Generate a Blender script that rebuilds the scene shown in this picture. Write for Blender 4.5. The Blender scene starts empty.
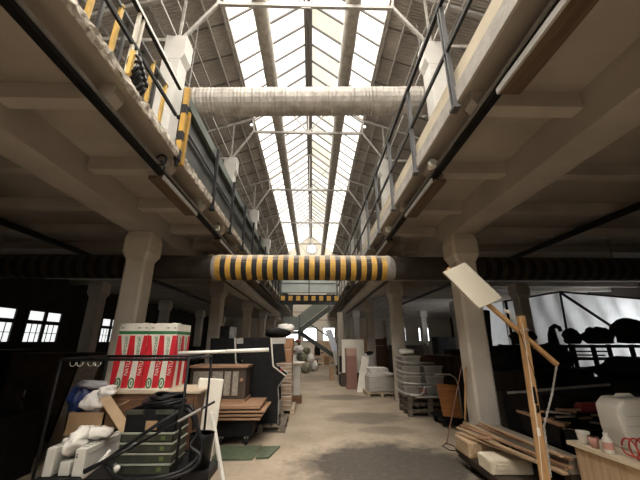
import bpy, math, random
from mathutils import Vector, Matrix, noise
random.seed(7)
SC = bpy.context.scene
COL = SC.collection
R = random.uniform
XC = -0.2

# ------------------------------------------------------------------ materials
def pm(name, col, rough=.8, var=.18, scale=5., metal=0., bump=0., bscale=40., col2=None, thr=None, detail=4.):
    m = bpy.data.materials.new(name); m.use_nodes = True
    nt = m.node_tree; N = nt.nodes; Lk = nt.links
    b = N['Principled BSDF']
    b.inputs['Roughness'].default_value = rough
    b.inputs['Metallic'].default_value = metal
    if max(col) < .06: b.inputs['Specular IOR Level'].default_value = .15
    tc = N.new('ShaderNodeTexCoord')
    nz = N.new('ShaderNodeTexNoise'); nz.inputs['Scale'].default_value = scale; nz.inputs['Detail'].default_value = detail
    Lk.new(tc.outputs['Object'], nz.inputs['Vector'])
    rp = N.new('ShaderNodeValToRGB')
    a = [max(0, c*(1-var)) for c in col]; d = [min(1, c*(1+var)) for c in col]
    if col2: a, d = list(col), list(col2)
    lo, hi = thr if thr else (.3, .7)
    rp.color_ramp.elements[0].position = lo; rp.color_ramp.elements[0].color = (*a, 1)
    rp.color_ramp.elements[1].position = hi; rp.color_ramp.elements[1].color = (*d, 1)
    Lk.new(nz.outputs['Fac'], rp.inputs['Fac'])
    Lk.new(rp.outputs['Color'], b.inputs['Base Color'])
    if bump:
        n2 = N.new('ShaderNodeTexNoise'); n2.inputs['Scale'].default_value = bscale; n2.inputs['Detail'].default_value = 5
        Lk.new(tc.outputs['Object'], n2.inputs['Vector'])
        bp = N.new('ShaderNodeBump'); bp.inputs['Strength'].default_value = bump; bp.inputs['Distance'].default_value = .02
        Lk.new(n2.outputs['Fac'], bp.inputs['Height']); Lk.new(bp.outputs['Normal'], b.inputs['Normal'])
    return m

def wood(name, c1, c2, axis='X', scale=3., rough=.65):
    m = bpy.data.materials.new(name); m.use_nodes = True
    nt = m.node_tree; N = nt.nodes; Lk = nt.links; b = N['Principled BSDF']
    b.inputs['Roughness'].default_value = rough
    tc = N.new('ShaderNodeTexCoord'); mp = N.new('ShaderNodeMapping')
    s = {'X': (.6, 9, 9), 'Y': (9, .6, 9), 'Z': (9, 9, .6)}[axis]
    mp.inputs['Scale'].default_value = s
    nz = N.new('ShaderNodeTexNoise'); nz.inputs['Scale'].default_value = scale; nz.inputs['Detail'].default_value = 6; nz.inputs['Distortion'].default_value = .6
    Lk.new(tc.outputs['Object'], mp.inputs['Vector']); Lk.new(mp.outputs['Vector'], nz.inputs['Vector'])
    rp = N.new('ShaderNodeValToRGB')
    rp.color_ramp.elements[0].position = .32; rp.color_ramp.elements[0].color = (*c1, 1)
    rp.color_ramp.elements[1].position = .68; rp.color_ramp.elements[1].color = (*c2, 1)
    Lk.new(nz.outputs['Fac'], rp.inputs['Fac']); Lk.new(rp.outputs['Color'], b.inputs['Base Color'])
    return m

def glow(name, col, s):
    m = bpy.data.materials.new(name); m.use_nodes = True
    nt = m.node_tree; N = nt.nodes; Lk = nt.links
    b = N['Principled BSDF']
    b.inputs['Base Color'].default_value = (.6, .6, .58, 1); b.inputs['Roughness'].default_value = .3
    nz = N.new('ShaderNodeTexNoise'); nz.inputs['Scale'].default_value = .8
    tc = N.new('ShaderNodeTexCoord'); Lk.new(tc.outputs['Object'], nz.inputs['Vector'])
    rp = N.new('ShaderNodeValToRGB')
    rp.color_ramp.elements[0].position = .3; rp.color_ramp.elements[0].color = (*[c*.9 for c in col], 1)
    rp.color_ramp.elements[1].position = .6; rp.color_ramp.elements[1].color = (*col, 1)
    Lk.new(nz.outputs['Fac'], rp.inputs['Fac'])
    Lk.new(rp.outputs['Color'], b.inputs['Emission Color']); b.inputs['Emission Strength'].default_value = s
    return m

def dusty(name, col, dust=(.42, .37, .3), rough=.6, amt=.8):
    # paint with dust that has settled on the upper surfaces
    m = pm(name, col, rough=rough, var=.25, scale=7)
    nt = m.node_tree; N = nt.nodes; Lk = nt.links; b = N['Principled BSDF']
    src = b.inputs['Base Color'].links[0].from_socket
    g = N.new('ShaderNodeNewGeometry'); sp = N.new('ShaderNodeSeparateXYZ'); Lk.new(g.outputs['Normal'], sp.inputs[0])
    nz = N.new('ShaderNodeTexNoise'); nz.inputs['Scale'].default_value = 9
    ad = N.new('ShaderNodeMath'); ad.operation = 'ADD'; Lk.new(sp.outputs['Z'], ad.inputs[0]); Lk.new(nz.outputs['Fac'], ad.inputs[1])
    mr = N.new('ShaderNodeMapRange'); mr.inputs['From Min'].default_value = .75; mr.inputs['From Max'].default_value = 1.35; mr.inputs['To Max'].default_value = amt
    Lk.new(ad.outputs[0], mr.inputs['Value'])
    mx = N.new('ShaderNodeMix'); mx.data_type = 'RGBA'
    Lk.new(mr.outputs['Result'], mx.inputs['Factor']); Lk.new(src, mx.inputs[6]); mx.inputs[7].default_value = (*dust, 1)
    Lk.new(mx.outputs[2], b.inputs['Base Color'])
    return m

def floor_mat():
    m = pm('floor_concrete', (.265, .21, .152), rough=.85, scale=1.3, col2=(.40, .325, .243), thr=(.28, .72), detail=8, bump=.15, bscale=12)
    nt = m.node_tree; N = nt.nodes; Lk = nt.links; b = N['Principled BSDF']
    src = b.inputs['Base Color'].links[0].from_socket
    tc = N.new('ShaderNodeTexCoord')
    nz = N.new('ShaderNodeTexNoise'); nz.inputs['Scale'].default_value = 2.2; nz.inputs['Detail'].default_value = 10; nz.inputs['Roughness'].default_value = .68
    Lk.new(tc.outputs['Object'], nz.inputs['Vector'])
    for cx, cy, rx, ry, amt in ((1.15, 5.15, 1.25, 1.05, .95), (1.3, 8.1, .85, .6, .55), (1.0, 10.9, .95, .5, .6), (.2, 16.5, .9, 1.4, .4), (1.5, 7.0, .6, .3, .4), (-.2, 20, .5, .8, .4)):
        mp = N.new('ShaderNodeMapping'); mp.vector_type = 'TEXTURE'
        mp.inputs['Location'].default_value = (cx, cy, 0); mp.inputs['Scale'].default_value = (rx, ry, 1)
        Lk.new(tc.outputs['Object'], mp.inputs['Vector'])
        ln = N.new('ShaderNodeVectorMath'); ln.operation = 'LENGTH'; Lk.new(mp.outputs['Vector'], ln.inputs[0])
        ad = N.new('ShaderNodeMath'); ad.operation = 'MULTIPLY_ADD'; Lk.new(nz.outputs['Fac'], ad.inputs[0]); ad.inputs[1].default_value = 1.3
        Lk.new(ln.outputs['Value'], ad.inputs[2])
        mr = N.new('ShaderNodeMapRange'); mr.inputs['From Min'].default_value = 1.85; mr.inputs['From Max'].default_value = 1.4
        mr.inputs['To Min'].default_value = 0; mr.inputs['To Max'].default_value = amt
        Lk.new(ad.outputs[0], mr.inputs['Value'])
        mx = N.new('ShaderNodeMix'); mx.data_type = 'RGBA'
        Lk.new(mr.outputs['Result'], mx.inputs['Factor']); Lk.new(src, mx.inputs[6]); mx.inputs[7].default_value = (.05, .041, .033, 1)
        src = mx.outputs[2]
    # fine dark grain
    n4 = N.new('ShaderNodeTexNoise'); n4.inputs['Scale'].default_value = 11; n4.inputs['Detail'].default_value = 8; n4.inputs['Roughness'].default_value = .7
    Lk.new(tc.outputs['Object'], n4.inputs['Vector'])
    mr = N.new('ShaderNodeMapRange'); mr.inputs['From Min'].default_value = .5; mr.inputs['From Max'].default_value = .75; mr.inputs['To Max'].default_value = .55
    Lk.new(n4.outputs['Fac'], mr.inputs['Value'])
    mx = N.new('ShaderNodeMix'); mx.data_type = 'RGBA'
    Lk.new(mr.outputs['Result'], mx.inputs['Factor']); Lk.new(src, mx.inputs[6]); mx.inputs[7].default_value = (.15, .12, .09, 1)
    src = mx.outputs[2]
    # pale flecks of dust and chips
    n3 = N.new('ShaderNodeTexNoise'); n3.inputs['Scale'].default_value = 30; n3.inputs['Detail'].default_value = 3
    Lk.new(tc.outputs['Object'], n3.inputs['Vector'])
    mr = N.new('ShaderNodeMapRange'); mr.inputs['From Min'].default_value = .68; mr.inputs['From Max'].default_value = .76; mr.inputs['To Max'].default_value = .5
    Lk.new(n3.outputs['Fac'], mr.inputs['Value'])
    mx = N.new('ShaderNodeMix'); mx.data_type = 'RGBA'
    Lk.new(mr.outputs['Result'], mx.inputs['Factor']); Lk.new(src, mx.inputs[6]); mx.inputs[7].default_value = (.6, .54, .45, 1)
    Lk.new(mx.outputs[2], b.inputs['Base Color'])
    return m

def roof_mat():
    m = pm('roof_sheet', (.36, .325, .29), rough=.75, var=.22, scale=1.5)
    nt = m.node_tree; N = nt.nodes; Lk = nt.links; b = N['Principled BSDF']
    tc = N.new('ShaderNodeTexCoord')
    wv = N.new('ShaderNodeTexWave'); wv.bands_direction = 'Y'; wv.inputs['Scale'].default_value = 4.2; wv.inputs['Distortion'].default_value = 0
    Lk.new(tc.outputs['Object'], wv.inputs['Vector'])
    bp = N.new('ShaderNodeBump'); bp.inputs['Strength'].default_value = .7; bp.inputs['Distance'].default_value = .03
    Lk.new(wv.outputs['Fac'], bp.inputs['Height']); Lk.new(bp.outputs['Normal'], b.inputs['Normal'])
    return m

def plastic_mat(name, col, tr=.5):
    m = pm(name, col, rough=.45, var=.1, scale=3)
    nt = m.node_tree; N = nt.nodes; Lk = nt.links; b = N['Principled BSDF']
    t = N.new('ShaderNodeBsdfTranslucent'); t.inputs['Color'].default_value = (.8, .8, .8, 1)
    mx = N.new('ShaderNodeMixShader'); mx.inputs[0].default_value = tr
    Lk.new(b.outputs[0], mx.inputs[1]); Lk.new(t.outputs[0], mx.inputs[2])
    Lk.new(mx.outputs[0], N['Material Output'].inputs['Surface'])
    return m

M = {}
M['floor'] = floor_mat()
M['roof'] = roof_mat()
M['concrete'] = pm('painted_concrete', (.42, .385, .345), rough=.85, var=.12, scale=1.6, bump=.12, bscale=14)
M['slab'] = pm('slab_concrete', (.36, .325, .285), rough=.85, var=.14, scale=1.2, bump=.1, bscale=14)
M['column'] = pm('column_paint', (.62, .575, .51), rough=.75, var=.12, scale=2.2, bump=.15, bscale=16)
M['white_paint'] = pm('white_paint', (.47, .455, .425), rough=.7, var=.08, scale=3)
M['broken'] = pm('broken_concrete', (.36, .31, .25), rough=.95, scale=14, col2=(.72, .66, .57), thr=(.4,.6), bump=1., bscale=40)
M['fascia'] = pm('fascia_plaster', (.5, .47, .43), rough=.85, var=.2, scale=6, bump=.3)
M['cream'] = pm('cream_paint', (.74, .66, .50), rough=.7, var=.1, scale=3)
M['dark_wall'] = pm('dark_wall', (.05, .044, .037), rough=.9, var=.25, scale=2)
M['end_wall'] = pm('end_wall_plaster', (.78, .72, .61), rough=.9, var=.06, scale=1.2)
M['black'] = pm('black_steel', (.010, .010, .011), rough=.5, var=.3, scale=9)
M['black_gloss'] = pm('black_gloss', (.012, .012, .013), rough=.32, var=.3, scale=9)
M['steel'] = pm('grey_steel', (.30, .29, .275), rough=.5, var=.2, scale=9, metal=.3)
M['truss'] = pm('truss_paint', (.34, .32, .295), rough=.6, var=.2, scale=8)
M['bar'] = pm('glazing_bar', (.11, .10, .09), rough=.6, var=.15, scale=8)
M['duct'] = dusty('galvanised_duct', (.36, .33, .29), dust=(.4, .36, .31))
M['foil'] = pm('wrapped_duct', (.24, .22, .195), rough=.55, var=.2, scale=5, col2=(.42, .39, .35), bump=.4, bscale=25)
M['dark_duct'] = dusty('dark_duct', (.05, .043, .037), dust=(.13, .112, .093), amt=.6)
M['dark_band'] = dusty('dark_band', (.016, .015, .015), dust=(.10, .09, .08), amt=.5)
M['yellow'] = dusty('hazard_yellow', (.46, .265, .04), amt=.7)
M['hazblack'] = dusty('hazard_black', (.022, .021, .022), dust=(.34, .30, .25), amt=.72)
M['grey_flange'] = dusty('grey_flange', (.27, .25, .23))
M['rust'] = wood('rust_board', (.07, .044, .027), (.15, .10, .062), 'Y')
M['green_panel'] = pm('grey_green_panel', (.055, .06, .055), rough=.5, var=.15, scale=3)
M['green_band'] = pm('green_band', (.10, .125, .11), rough=.5, var=.15, scale=3)
M['bridge_glass'] = pm('bridge_panel', (.30, .34, .315), rough=.3, var=.1, scale=2)
M['yellow_bar'] = pm('yellow_bar', (.72, .47, .13), rough=.5, var=.12, scale=8)
M['grey_bar'] = pm('grey_bar', (.085, .086, .09), rough=.5, var=.15, scale=8)
M['pane_white'] = glow('pane_white', (1., .955, .88), 2.3)
M['pane_boost'] = glow('pane_boost', (1., .94, .85), 17.)  # unseen panes overhead and behind, glow raised to light the foreground
M['pane_cream'] = glow('pane_cream', (1., .95, .78), 1.05)
M['pane_warm'] = glow('pane_warm', (1., .92, .70), 1.05)
M['pane_pale'] = glow('pane_pale', (1., .965, .91), 1.35)
M['window'] = glow('window_daylight', (.97, 1., .98), 1.05)
M['tent_window'] = glow('tent_window_daylight', (.95, .98, 1.), 15.)
M['far_window'] = glow('end_window_daylight', (1., 1., 1.), 3.)
M['back_fill'] = glow('back_fill_glow', (1., .96, .9), 16.)  # glow of the added, unseen back window
M['rose'] = glow('round_window_daylight', (1., .98, .94), 1.4)
M['wframe'] = pm('window_frame', (.05, .045, .04), rough=.7)
def skypane(k, tint, w):
    # let the daylight above pass through a glowing wired-glass pane
    nt = M[k].node_tree; N = nt.nodes; Lk = nt.links
    tr = N.new('ShaderNodeBsdfTransparent'); tr.inputs['Color'].default_value = (*tint, 1)
    ad = N.new('ShaderNodeAddShader'); Lk.new(N['Principled BSDF'].outputs[0], ad.inputs[0]); Lk.new(tr.outputs[0], ad.inputs[1])
    N['Principled BSDF'].inputs['Base Color'].default_value = (.05, .05, .05, 1)
    Lk.new(ad.outputs[0], N['Material Output'].inputs['Surface'])
for k in ('pane_white', 'pane_cream', 'pane_warm', 'pane_pale'): skypane(k, (.62, .59, .54), 0)
M['tent'] = plastic_mat('tent_plastic', (.62, .63, .63), .55)
M['wrap'] = plastic_mat('stretch_wrap', (.52, .49, .44), .2)
M['white_plastic'] = pm('white_plastic', (.74, .72, .66), rough=.5, var=.07, scale=4)
M['offwhite'] = pm('offwhite_enamel', (.60, .585, .53), rough=.45, var=.08, scale=6)
M['bag'] = pm('white_bag', (.72, .69, .64), rough=.4, var=.12, scale=9, bump=.5, bscale=18)
M['blue_bag'] = pm('blue_bag', (.018, .035, .13), rough=.35, var=.4, scale=10, bump=.6, bscale=18)
M['cloth'] = pm('pale_cloth', (.72, .69, .66), rough=.9, var=.15, scale=12, bump=.5, bscale=20)
M['greycloth'] = pm('grey_cloth', (.32, .32, .34), rough=.9, var=.2, scale=12, bump=.5, bscale=20)
M['card'] = pm('cardboard', (.33, .21, .115), rough=.85, var=.12, scale=5)
M['card_in'] = pm('cardboard_flap', (.40, .28, .17), rough=.85, var=.1, scale=5)
M['brownbox'] = pm('brown_box', (.36, .185, .095), rough=.6, var=.2, scale=4)
M['brownbox2'] = pm('tan_box', (.40, .27, .18), rough=.6, var=.2, scale=4)
M['pack_white'] = pm('pack_white', (.74, .71, .63), rough=.5, var=.06, scale=8)
M['pack_red'] = pm('pack_red', (.58, .018, .03), rough=.45, var=.12, scale=8)
M['pack_green'] = pm('pack_green', (.03, .17, .06), rough=.45, var=.12, scale=8)
M['wood_cab'] = wood('brown_cabinet_wood', (.10, .045, .022), (.19, .095, .05), 'X')
M['wood_top'] = wood('pale_worktop_edge', (.42, .33, .23), (.56, .46, .34), 'X')
M['dark_wood'] = wood('dark_wood', (.035, .024, .017), (.075, .05, .034), 'Z')
M['ply'] = wood('plywood', (.42, .29, .17), (.58, .43, .28), 'Z', 2.)
M['ply_top'] = wood('pale_plywood_top', (.62, .52, .38), (.76, .66, .51), 'Y', 2.)
M['pine'] = wood('pine_post', (.40, .22, .09), (.56, .34, .155), 'Z')
M['plank'] = wood('bare_plank', (.36, .24, .14), (.54, .39, .25), 'Y')
M['plank2'] = wood('reddish_plank', (.30, .16, .09), (.46, .28, .17), 'Y')
M['greywood'] = wood('weathered_timber', (.20, .17, .14), (.34, .30, .25), 'Y')
M['boardstack'] = wood('stacked_board', (.21, .115, .06), (.36, .21, .125), 'X')
M['pallet'] = wood('pallet_wood', (.09, .072, .055), (.17, .138, .105), 'X')
M['palewood'] = wood('pale_pallet_wood', (.34, .27, .19), (.48, .39, .28), 'X')
M['sign'] = pm('cream_board', (.52, .475, .38), rough=.6, var=.05, scale=3)
M['foam'] = pm('cream_block', (.66, .58, .45), rough=.9, var=.1, scale=5, bump=.4, bscale=18)
M['orange'] = wood('orange_ply', (.30, .115, .03), (.46, .19, .06), 'X', 2.)
M['grey_tub'] = pm('grey_tub', (.33, .32, .30), rough=.5, var=.12, scale=6)
M['chrome'] = pm('bright_tube', (.62, .61, .58), rough=.35, var=.1, scale=6, metal=.5)
M['terracotta'] = pm('terracotta_paint', (.25, .125, .10), rough=.6, var=.08, scale=4)
M['terracotta_top'] = pm('pink_top', (.40, .25, .20), rough=.6, var=.08, scale=4)
M['white_board'] = pm('white_board', (.70, .66, .58), rough=.6, var=.07, scale=2)
M['grey_board'] = pm('grey_board', (.48, .46, .43), rough=.5, var=.1, scale=2)
M['floor_green'] = pm('green_panel', (.075, .095, .058), rough=.45, var=.3, scale=9)
M['crate'] = pm('grey_green_crate', (.05, .053, .04), rough=.4, var=.25, scale=9)
M['crate_lip'] = pm('crate_lip', (.30, .31, .26), rough=.4, var=.2, scale=9)
M['crate_green'] = pm('crate_green', (.09, .13, .03), rough=.5)
M['lime'] = pm('lime_green', (.20, .30, .04), rough=.5)
M['hose'] = pm('black_hose', (.014, .014, .015), rough=.3, var=.3, scale=9)
M['red_hose'] = pm('red_hose', (.50, .06, .045), rough=.35, var=.15, scale=9)
M['maroon'] = pm('maroon_roll', (.27, .035, .045), rough=.7, var=.2, scale=12)
M['pinkcup'] = pm('pink_cup', (.60, .32, .27), rough=.5, var=.1, scale=9)
M['cord'] = pm('white_cord', (.68, .65, .58), rough=.8)
M['chain'] = pm('chain_steel', (.52, .51, .49), rough=.35, var=.1, scale=20, metal=.6)
M['stair'] = pm('stair_steel', (.075, .085, .08), rough=.5, var=.2, scale=6)
M['stair_panel'] = pm('stair_panel', (.19, .205, .185), rough=.4, var=.1, scale=3)
M['junk_black'] = pm('matte_black', (.012, .011, .011), rough=.7, var=.4, scale=6)  # near-black base with random mottling
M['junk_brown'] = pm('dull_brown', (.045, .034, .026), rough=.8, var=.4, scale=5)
M['foliage'] = pm('olive_cloth', (.17, .16, .11), rough=.9, var=.4, scale=8)
M['lilac'] = pm('lilac_paint', (.50, .52, .60), rough=.5, var=.08, scale=4)
M['peach'] = pm('peach_board', (.62, .45, .31), rough=.7, var=.1, scale=3)
M['redflower'] = pm('dusty_red', (.30, .10, .09), rough=.8, var=.3, scale=20)
M['lamp'] = glow('lamp_face', (1., 1., .95), 3.)

# ------------------------------------------------------------------ mesh builder
class MB:
    def __init__(s): s.v = []; s.f = []; s.m = []
    def add(s, vs, fs, m=0):
        b = len(s.v); s.v += [tuple(p) for p in vs]
        for f in fs: s.f.append(tuple(b+i for i in f)); s.m.append(m)
        return s
    def box(s, x0, x1, y0, y1, z0, z1, m=0):
        x0, x1 = sorted((x0, x1)); y0, y1 = sorted((y0, y1)); z0, z1 = sorted((z0, z1))
        vs = [(x, y, z) for z in (z0, z1) for y in (y0, y1) for x in (x0, x1)]
        return s.add(vs, [(0, 2, 3, 1), (4, 5, 7, 6), (0, 1, 5, 4), (2, 6, 7, 3), (0, 4, 6, 2), (1, 3, 7, 5)], m)
    def obox(s, c, size, mat, m=0):
        hx, hy, hz = [k/2 for k in size]; c = Vector(c)
        vs = [c + mat @ Vector((x, y, z)) for z in (-hz, hz) for y in (-hy, hy) for x in (-hx, hx)]
        return s.add(vs, [(0, 2, 3, 1), (4, 5, 7, 6), (0, 1, 5, 4), (2, 6, 7, 3), (0, 4, 6, 2), (1, 3, 7, 5)], m)
    def bar(s, p, q, w, h=None, m=0, up=(0, 0, 1)):
        p, q = Vector(p), Vector(q); h = h or w
        d = (q-p); L = d.length
        if L < 1e-6: return s
        x = d/L; u = Vector(up)
        if abs(x.dot(u)) > .98: u = Vector((0, 1, 0))
        y = u.cross(x).normalized(); z = x.cross(y)
        mt = Matrix((x, y, z)).transposed()
        return s.obox((p+q)/2, (L, w, h), mt, m)
    def tube(s, pts, r, n=8, m=0, caps=True, mf=None):
        pts = [Vector(p) for p in pts]; k = len(pts)
        rs = r if isinstance(r, (list, tuple)) else [r]*k
        b = len(s.v); prev = None
        for i, p in enumerate(pts):
            t = (pts[min(i+1, k-1)] - pts[max(i-1, 0)])
            t = t.normalized() if t.length > 1e-9 else Vector((0, 0, 1))
            if prev is None:
                a = Vector((0, 0, 1)) if abs(t.z) < .9 else Vector((0, 1, 0))
                u = a.cross(t).normalized()
            else:
                u = prev - t*prev.dot(t)
                u = u.normalized() if u.length > 1e-6 else Vector((1, 0, 0))
            prev = u; w = t.cross(u)
            for j in range(n):
                a = 2*math.pi*j/n
                s.v.append(tuple(p + (u*math.cos(a) + w*math.sin(a))*rs[i]))
        for i in range(k-1):
            mm = mf(i) if mf else m
            for j in range(n):
                s.f.append((b+i*n+j, b+i*n+(j+1) % n, b+(i+1)*n+(j+1) % n, b+(i+1)*n+j)); s.m.append(mm)
        if caps:
            s.f.append(tuple(b+j for j in reversed(range(n)))); s.m.append(mf(0) if mf else m)
            s.f.append(tuple(b+(k-1)*n+j for j in range(n))); s.m.append(mf(k-2) if mf else m)
        return s
    def lathe(s, prof, c=(0, 0, 0), n=20, m=0):
        return s.tube([(c[0], c[1], c[2]+z) for r, z in prof], [max(r, .0005) for r, z in prof], n, m)
    def prism(s, poly, axis, a, b, m=0):
        n = len(poly)
        f = {'Y': lambda p, t: (p[0], t, p[1]), 'X': lambda p, t: (t, p[0], p[1]), 'Z': lambda p, t: (p[0], p[1], t)}[axis]
        vs = [f(p, a) for p in poly] + [f(p, b) for p in poly]
        fs = [tuple(range(n)), tuple(reversed(range(n, 2*n)))] + [(i, n+i, n+(i+1) % n, (i+1) % n) for i in range(n)]
        return s.add(vs, fs, m)
    def blob(s, c, rad, seed=0, amp=.25, nu=18, nv=11, m=0, freq=1.6, flat=None):
        b = len(s.v); off = Vector((seed*7.3, seed*3.1, seed*1.7))
        for i in range(nv+1):
            th = math.pi*i/nv
            for j in range(nu):
                ph = 2*math.pi*j/nu
                d = Vector((math.sin(th)*math.cos(ph), math.sin(th)*math.sin(ph), math.cos(th)))
                k = 1 + amp*noise.noise(d*freq+off) + amp*.5*noise.noise(d*freq*2.7+off)
                p = Vector((d.x*rad[0]*k, d.y*rad[1]*k, d.z*rad[2]*k))
                if flat is not None and p.z < -rad[2]*flat: p.z = -rad[2]*flat
                s.v.append((c[0]+p.x, c[1]+p.y, c[2]+p.z))
        for i in range(nv):
            for j in range(nu):
                s.f.append((b+i*nu+j, b+(i+1)*nu+j, b+(i+1)*nu+(j+1) % nu, b+i*nu+(j+1) % nu)); s.m.append(m)
        return s
    def build(s, name, mats, parent=None, smooth=False, bevel=0., origin=None, local=False, seg=2):
        if not isinstance(mats, (list, tuple)): mats = [mats]
        if parent is not None and not local:
            o0 = wloc(parent)
        elif local: o0 = Vector((0, 0, 0))
        else:
            xs = [p[0] for p in s.v]; ys = [p[1] for p in s.v]; zs = [p[2] for p in s.v]
            o0 = Vector(origin) if origin is not None else Vector(((min(xs)+max(xs))/2, (min(ys)+max(ys))/2, min(zs)))
        me = bpy.data.meshes.new(name)
        me.from_pydata([(p[0]-o0.x, p[1]-o0.y, p[2]-o0.z) for p in s.v], [], s.f)
        for mt in mats: me.materials.append(M[mt] if isinstance(mt, str) else mt)
        me.polygons.foreach_set('material_index', s.m)
        if smooth: me.polygons.foreach_set('use_smooth', [True]*len(me.polygons))
        me.update()
        o = bpy.data.objects.new(name, me); COL.objects.link(o)
        if parent is not None: o.parent = parent
        elif not local: o.location = o0
        if bevel:
            bv = o.modifiers.new('bevel', 'BEVEL'); bv.width = bevel; bv.segments = seg; bv.limit_method = 'ANGLE'
        return o

def wloc(o):
    v = Vector((0, 0, 0))
    while o is not None: v += o.location; o = o.parent
    return v
def thing(name, label, cat, loc=(0, 0, 0), rz=0., group=None):
    o = bpy.data.objects.new(name, None); COL.objects.link(o)
    o.location = loc; o.rotation_euler = (0, 0, rz); o.empty_display_size = .1
    return tag(o, label, cat, group)
def tag(o, label, cat, group=None, kind=None):
    o['label'] = label; o['category'] = cat
    if group: o['group'] = group
    if kind: o['kind'] = kind
    return o
def struct(o, label, cat='building'):
    o['kind'] = 'structure'; o['label'] = label; o['category'] = cat
    return o
def dup(o, loc, label, rz=None, group=None):
    c = o.copy(); COL.objects.link(c); c.location = loc; c['label'] = label
    if rz is not None: c.rotation_euler = (0, 0, rz)
    if group: c['group'] = group
    for a in list(o.children):
        d = a.copy(); COL.objects.link(d); d.parent = c
        for b in list(a.children):
            e = b.copy(); COL.objects.link(e); e.parent = d
    return c
def text(body, size, mat, parent, mtx, name='lettering'):
    cu = bpy.data.curves.new(name, 'FONT'); cu.body = body; cu.size = size; cu.extrude = .0012
    cu.align_x = 'CENTER'; cu.align_y = 'CENTER'; cu.materials.append(M[mat])
    tmp = bpy.data.objects.new(name, cu); COL.objects.link(tmp)
    bpy.context.view_layer.update()
    me = bpy.data.meshes.new_from_object(tmp.evaluated_get(bpy.context.evaluated_depsgraph_get()))
    bpy.data.objects.remove(tmp); bpy.data.curves.remove(cu)
    me.name = name
    if not me.materials: me.materials.append(M[mat])
    o = bpy.data.objects.new(name, me); COL.objects.link(o); o.parent = parent; o.matrix_local = mtx
    return o

# ------------------------------------------------------------------ the setting
YB, YE = -12., 29.4          # back and end of the hall
XL, XR = -9., 12.6           # outer walls
Y1, S = 5.4, 4.75            # first bay line and bay length
BAYS = [Y1 + S*k for k in range(-3, 6)]
ZF = 3.96                    # gallery floor

struct(MB().box(XL-.2, XR+.2, YB-.2, YE+.3, -.2, 0).build('floor', 'floor', origin=(0, 0, 0)), 'stained dusty concrete hall floor', 'floor')

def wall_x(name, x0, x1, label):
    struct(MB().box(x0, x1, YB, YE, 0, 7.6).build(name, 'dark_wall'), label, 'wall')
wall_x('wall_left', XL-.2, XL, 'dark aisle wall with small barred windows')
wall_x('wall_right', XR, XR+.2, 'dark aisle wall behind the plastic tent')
struct(MB().box(XL-.2, XR+.2, YB-.2, YB, 0, 12).build('wall_back', 'end_wall'), 'wall closing the hall behind the viewer', 'wall')
# end wall: white gable above, plaster below, with two painted lines
w = MB(); w.box(XL-.2, XR+.2, YE, YE+.2, 0, 12.4, 0)
for z in (5.06, 4.25, 3.54): w.box(-3, 2.6, YE-.02, YE-.001, z-.03, z+.03, 1)
struct(w.build('wall_end', ['end_wall', 'terracotta_top']), 'pale plaster gable wall at the far end of the nave', 'wall')

# galleries
for side, (xa, xb, nm) in {'window': (XL, -1.70, 'ceiling_left'), 'tent': (1.37, XR, 'ceiling_right')}.items():
    m = MB().box(xa, xb, YB, YE, 3.84, ZF)
    struct(m.build(nm, 'slab'), f'concrete gallery slab over the {side} aisle', 'ceiling')
    s = -1 if side == 'window' else 1
    cx = -2.99 if s < 0 else 2.66
    struct(MB().box(cx-.21, cx+.21, YB, YE, 3.47, 3.84).build('trim_beam_'+nm[8:], 'concrete', bevel=.006), f'long concrete beam on the {side} side columns', 'beam')
    k = -14
    while True:
        y = 5.92 + 1.1875*k; k += 1
        if y > YE-.3: break
        if y < YB+.2: continue
        edge = xb if s < 0 else xa
        e = edge + s*.06
        far = xa if s < 0 else xb
        # rib with a chamfered nose at the gallery edge
        r = MB()
        r.prism([(e, 3.84), (e, 3.74), (e+s*.05, 3.67), (cx-s*.21, 3.67), (cx-s*.21, 3.84)], 'Y', y-.075, y+.075)
        r.box(cx+s*.21, far, y-.075, y+.075, 3.67, 3.84)
        struct(r.build('ceiling_rib', 'concrete', bevel=.004, seg=1), f'concrete rib under the gallery of the {side} aisle', 'beam')

# gallery edges: broken concrete on the window side, plaster strip, pipe and cream toe board on the other
f = MB(); n = 150; prev = None
ys = [YB + (YE-YB)*i/ n for i in range(n+1)] ; ys = sorted(set([y for y in ys if not -1 < y < 6] + [-1 + 7*i/260 for i in range(261)]))
ring = []
for y in ys:
    j = 1. if -2 < y < 4.2 else .18
    a = noise.noise(Vector((y*6, 1.3, 0))); b = noise.noise(Vector((y*9, 7.7, 0))); c = noise.noise(Vector((y*14, 3.7, 0)))
    ring.append([(-1.71, y, 3.838), (-1.69+.018*a*j, y, 3.835-.03*j*max(0, b)), (-1.682+.03*b*j, y, 3.88+.02*c*j), (-1.68+.03*c*j, y, 3.945+.012*a*j), (-1.72, y, 3.975+.015*b*j), (-1.80, y, 3.962)])
for rr in ring: f.v += rr
K = 6
for i in range(len(ring)-1):
    for j in range(K-1):
        f.f.append((i*K+j, (i+1)*K+j, (i+1)*K+j+1, i*K+j+1)); f.m.append(0)
struct(f.build('trim_edge_left', 'broken'), 'crumbling pale concrete edge of the window side gallery', 'trim')
struct(MB().box(1.345, 1.37, YB, YE, 3.80, 3.965).build('trim_edge_right', 'fascia'), 'pale plaster edge of the tent side gallery', 'trim')
struct(MB().box(1.39, 1.44, YB, YE, 4.02, 4.20).build('trim_toe_board', 'cream'), 'cream toe board along the tent side gallery', 'trim')
struct(MB().tube([(1.42, YB, 3.99), (1.42, YE, 3.99)], .03, 10).build('trim_edge_pipe', 'steel', smooth=True), 'grey pipe below the cream toe board', 'trim')

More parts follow.
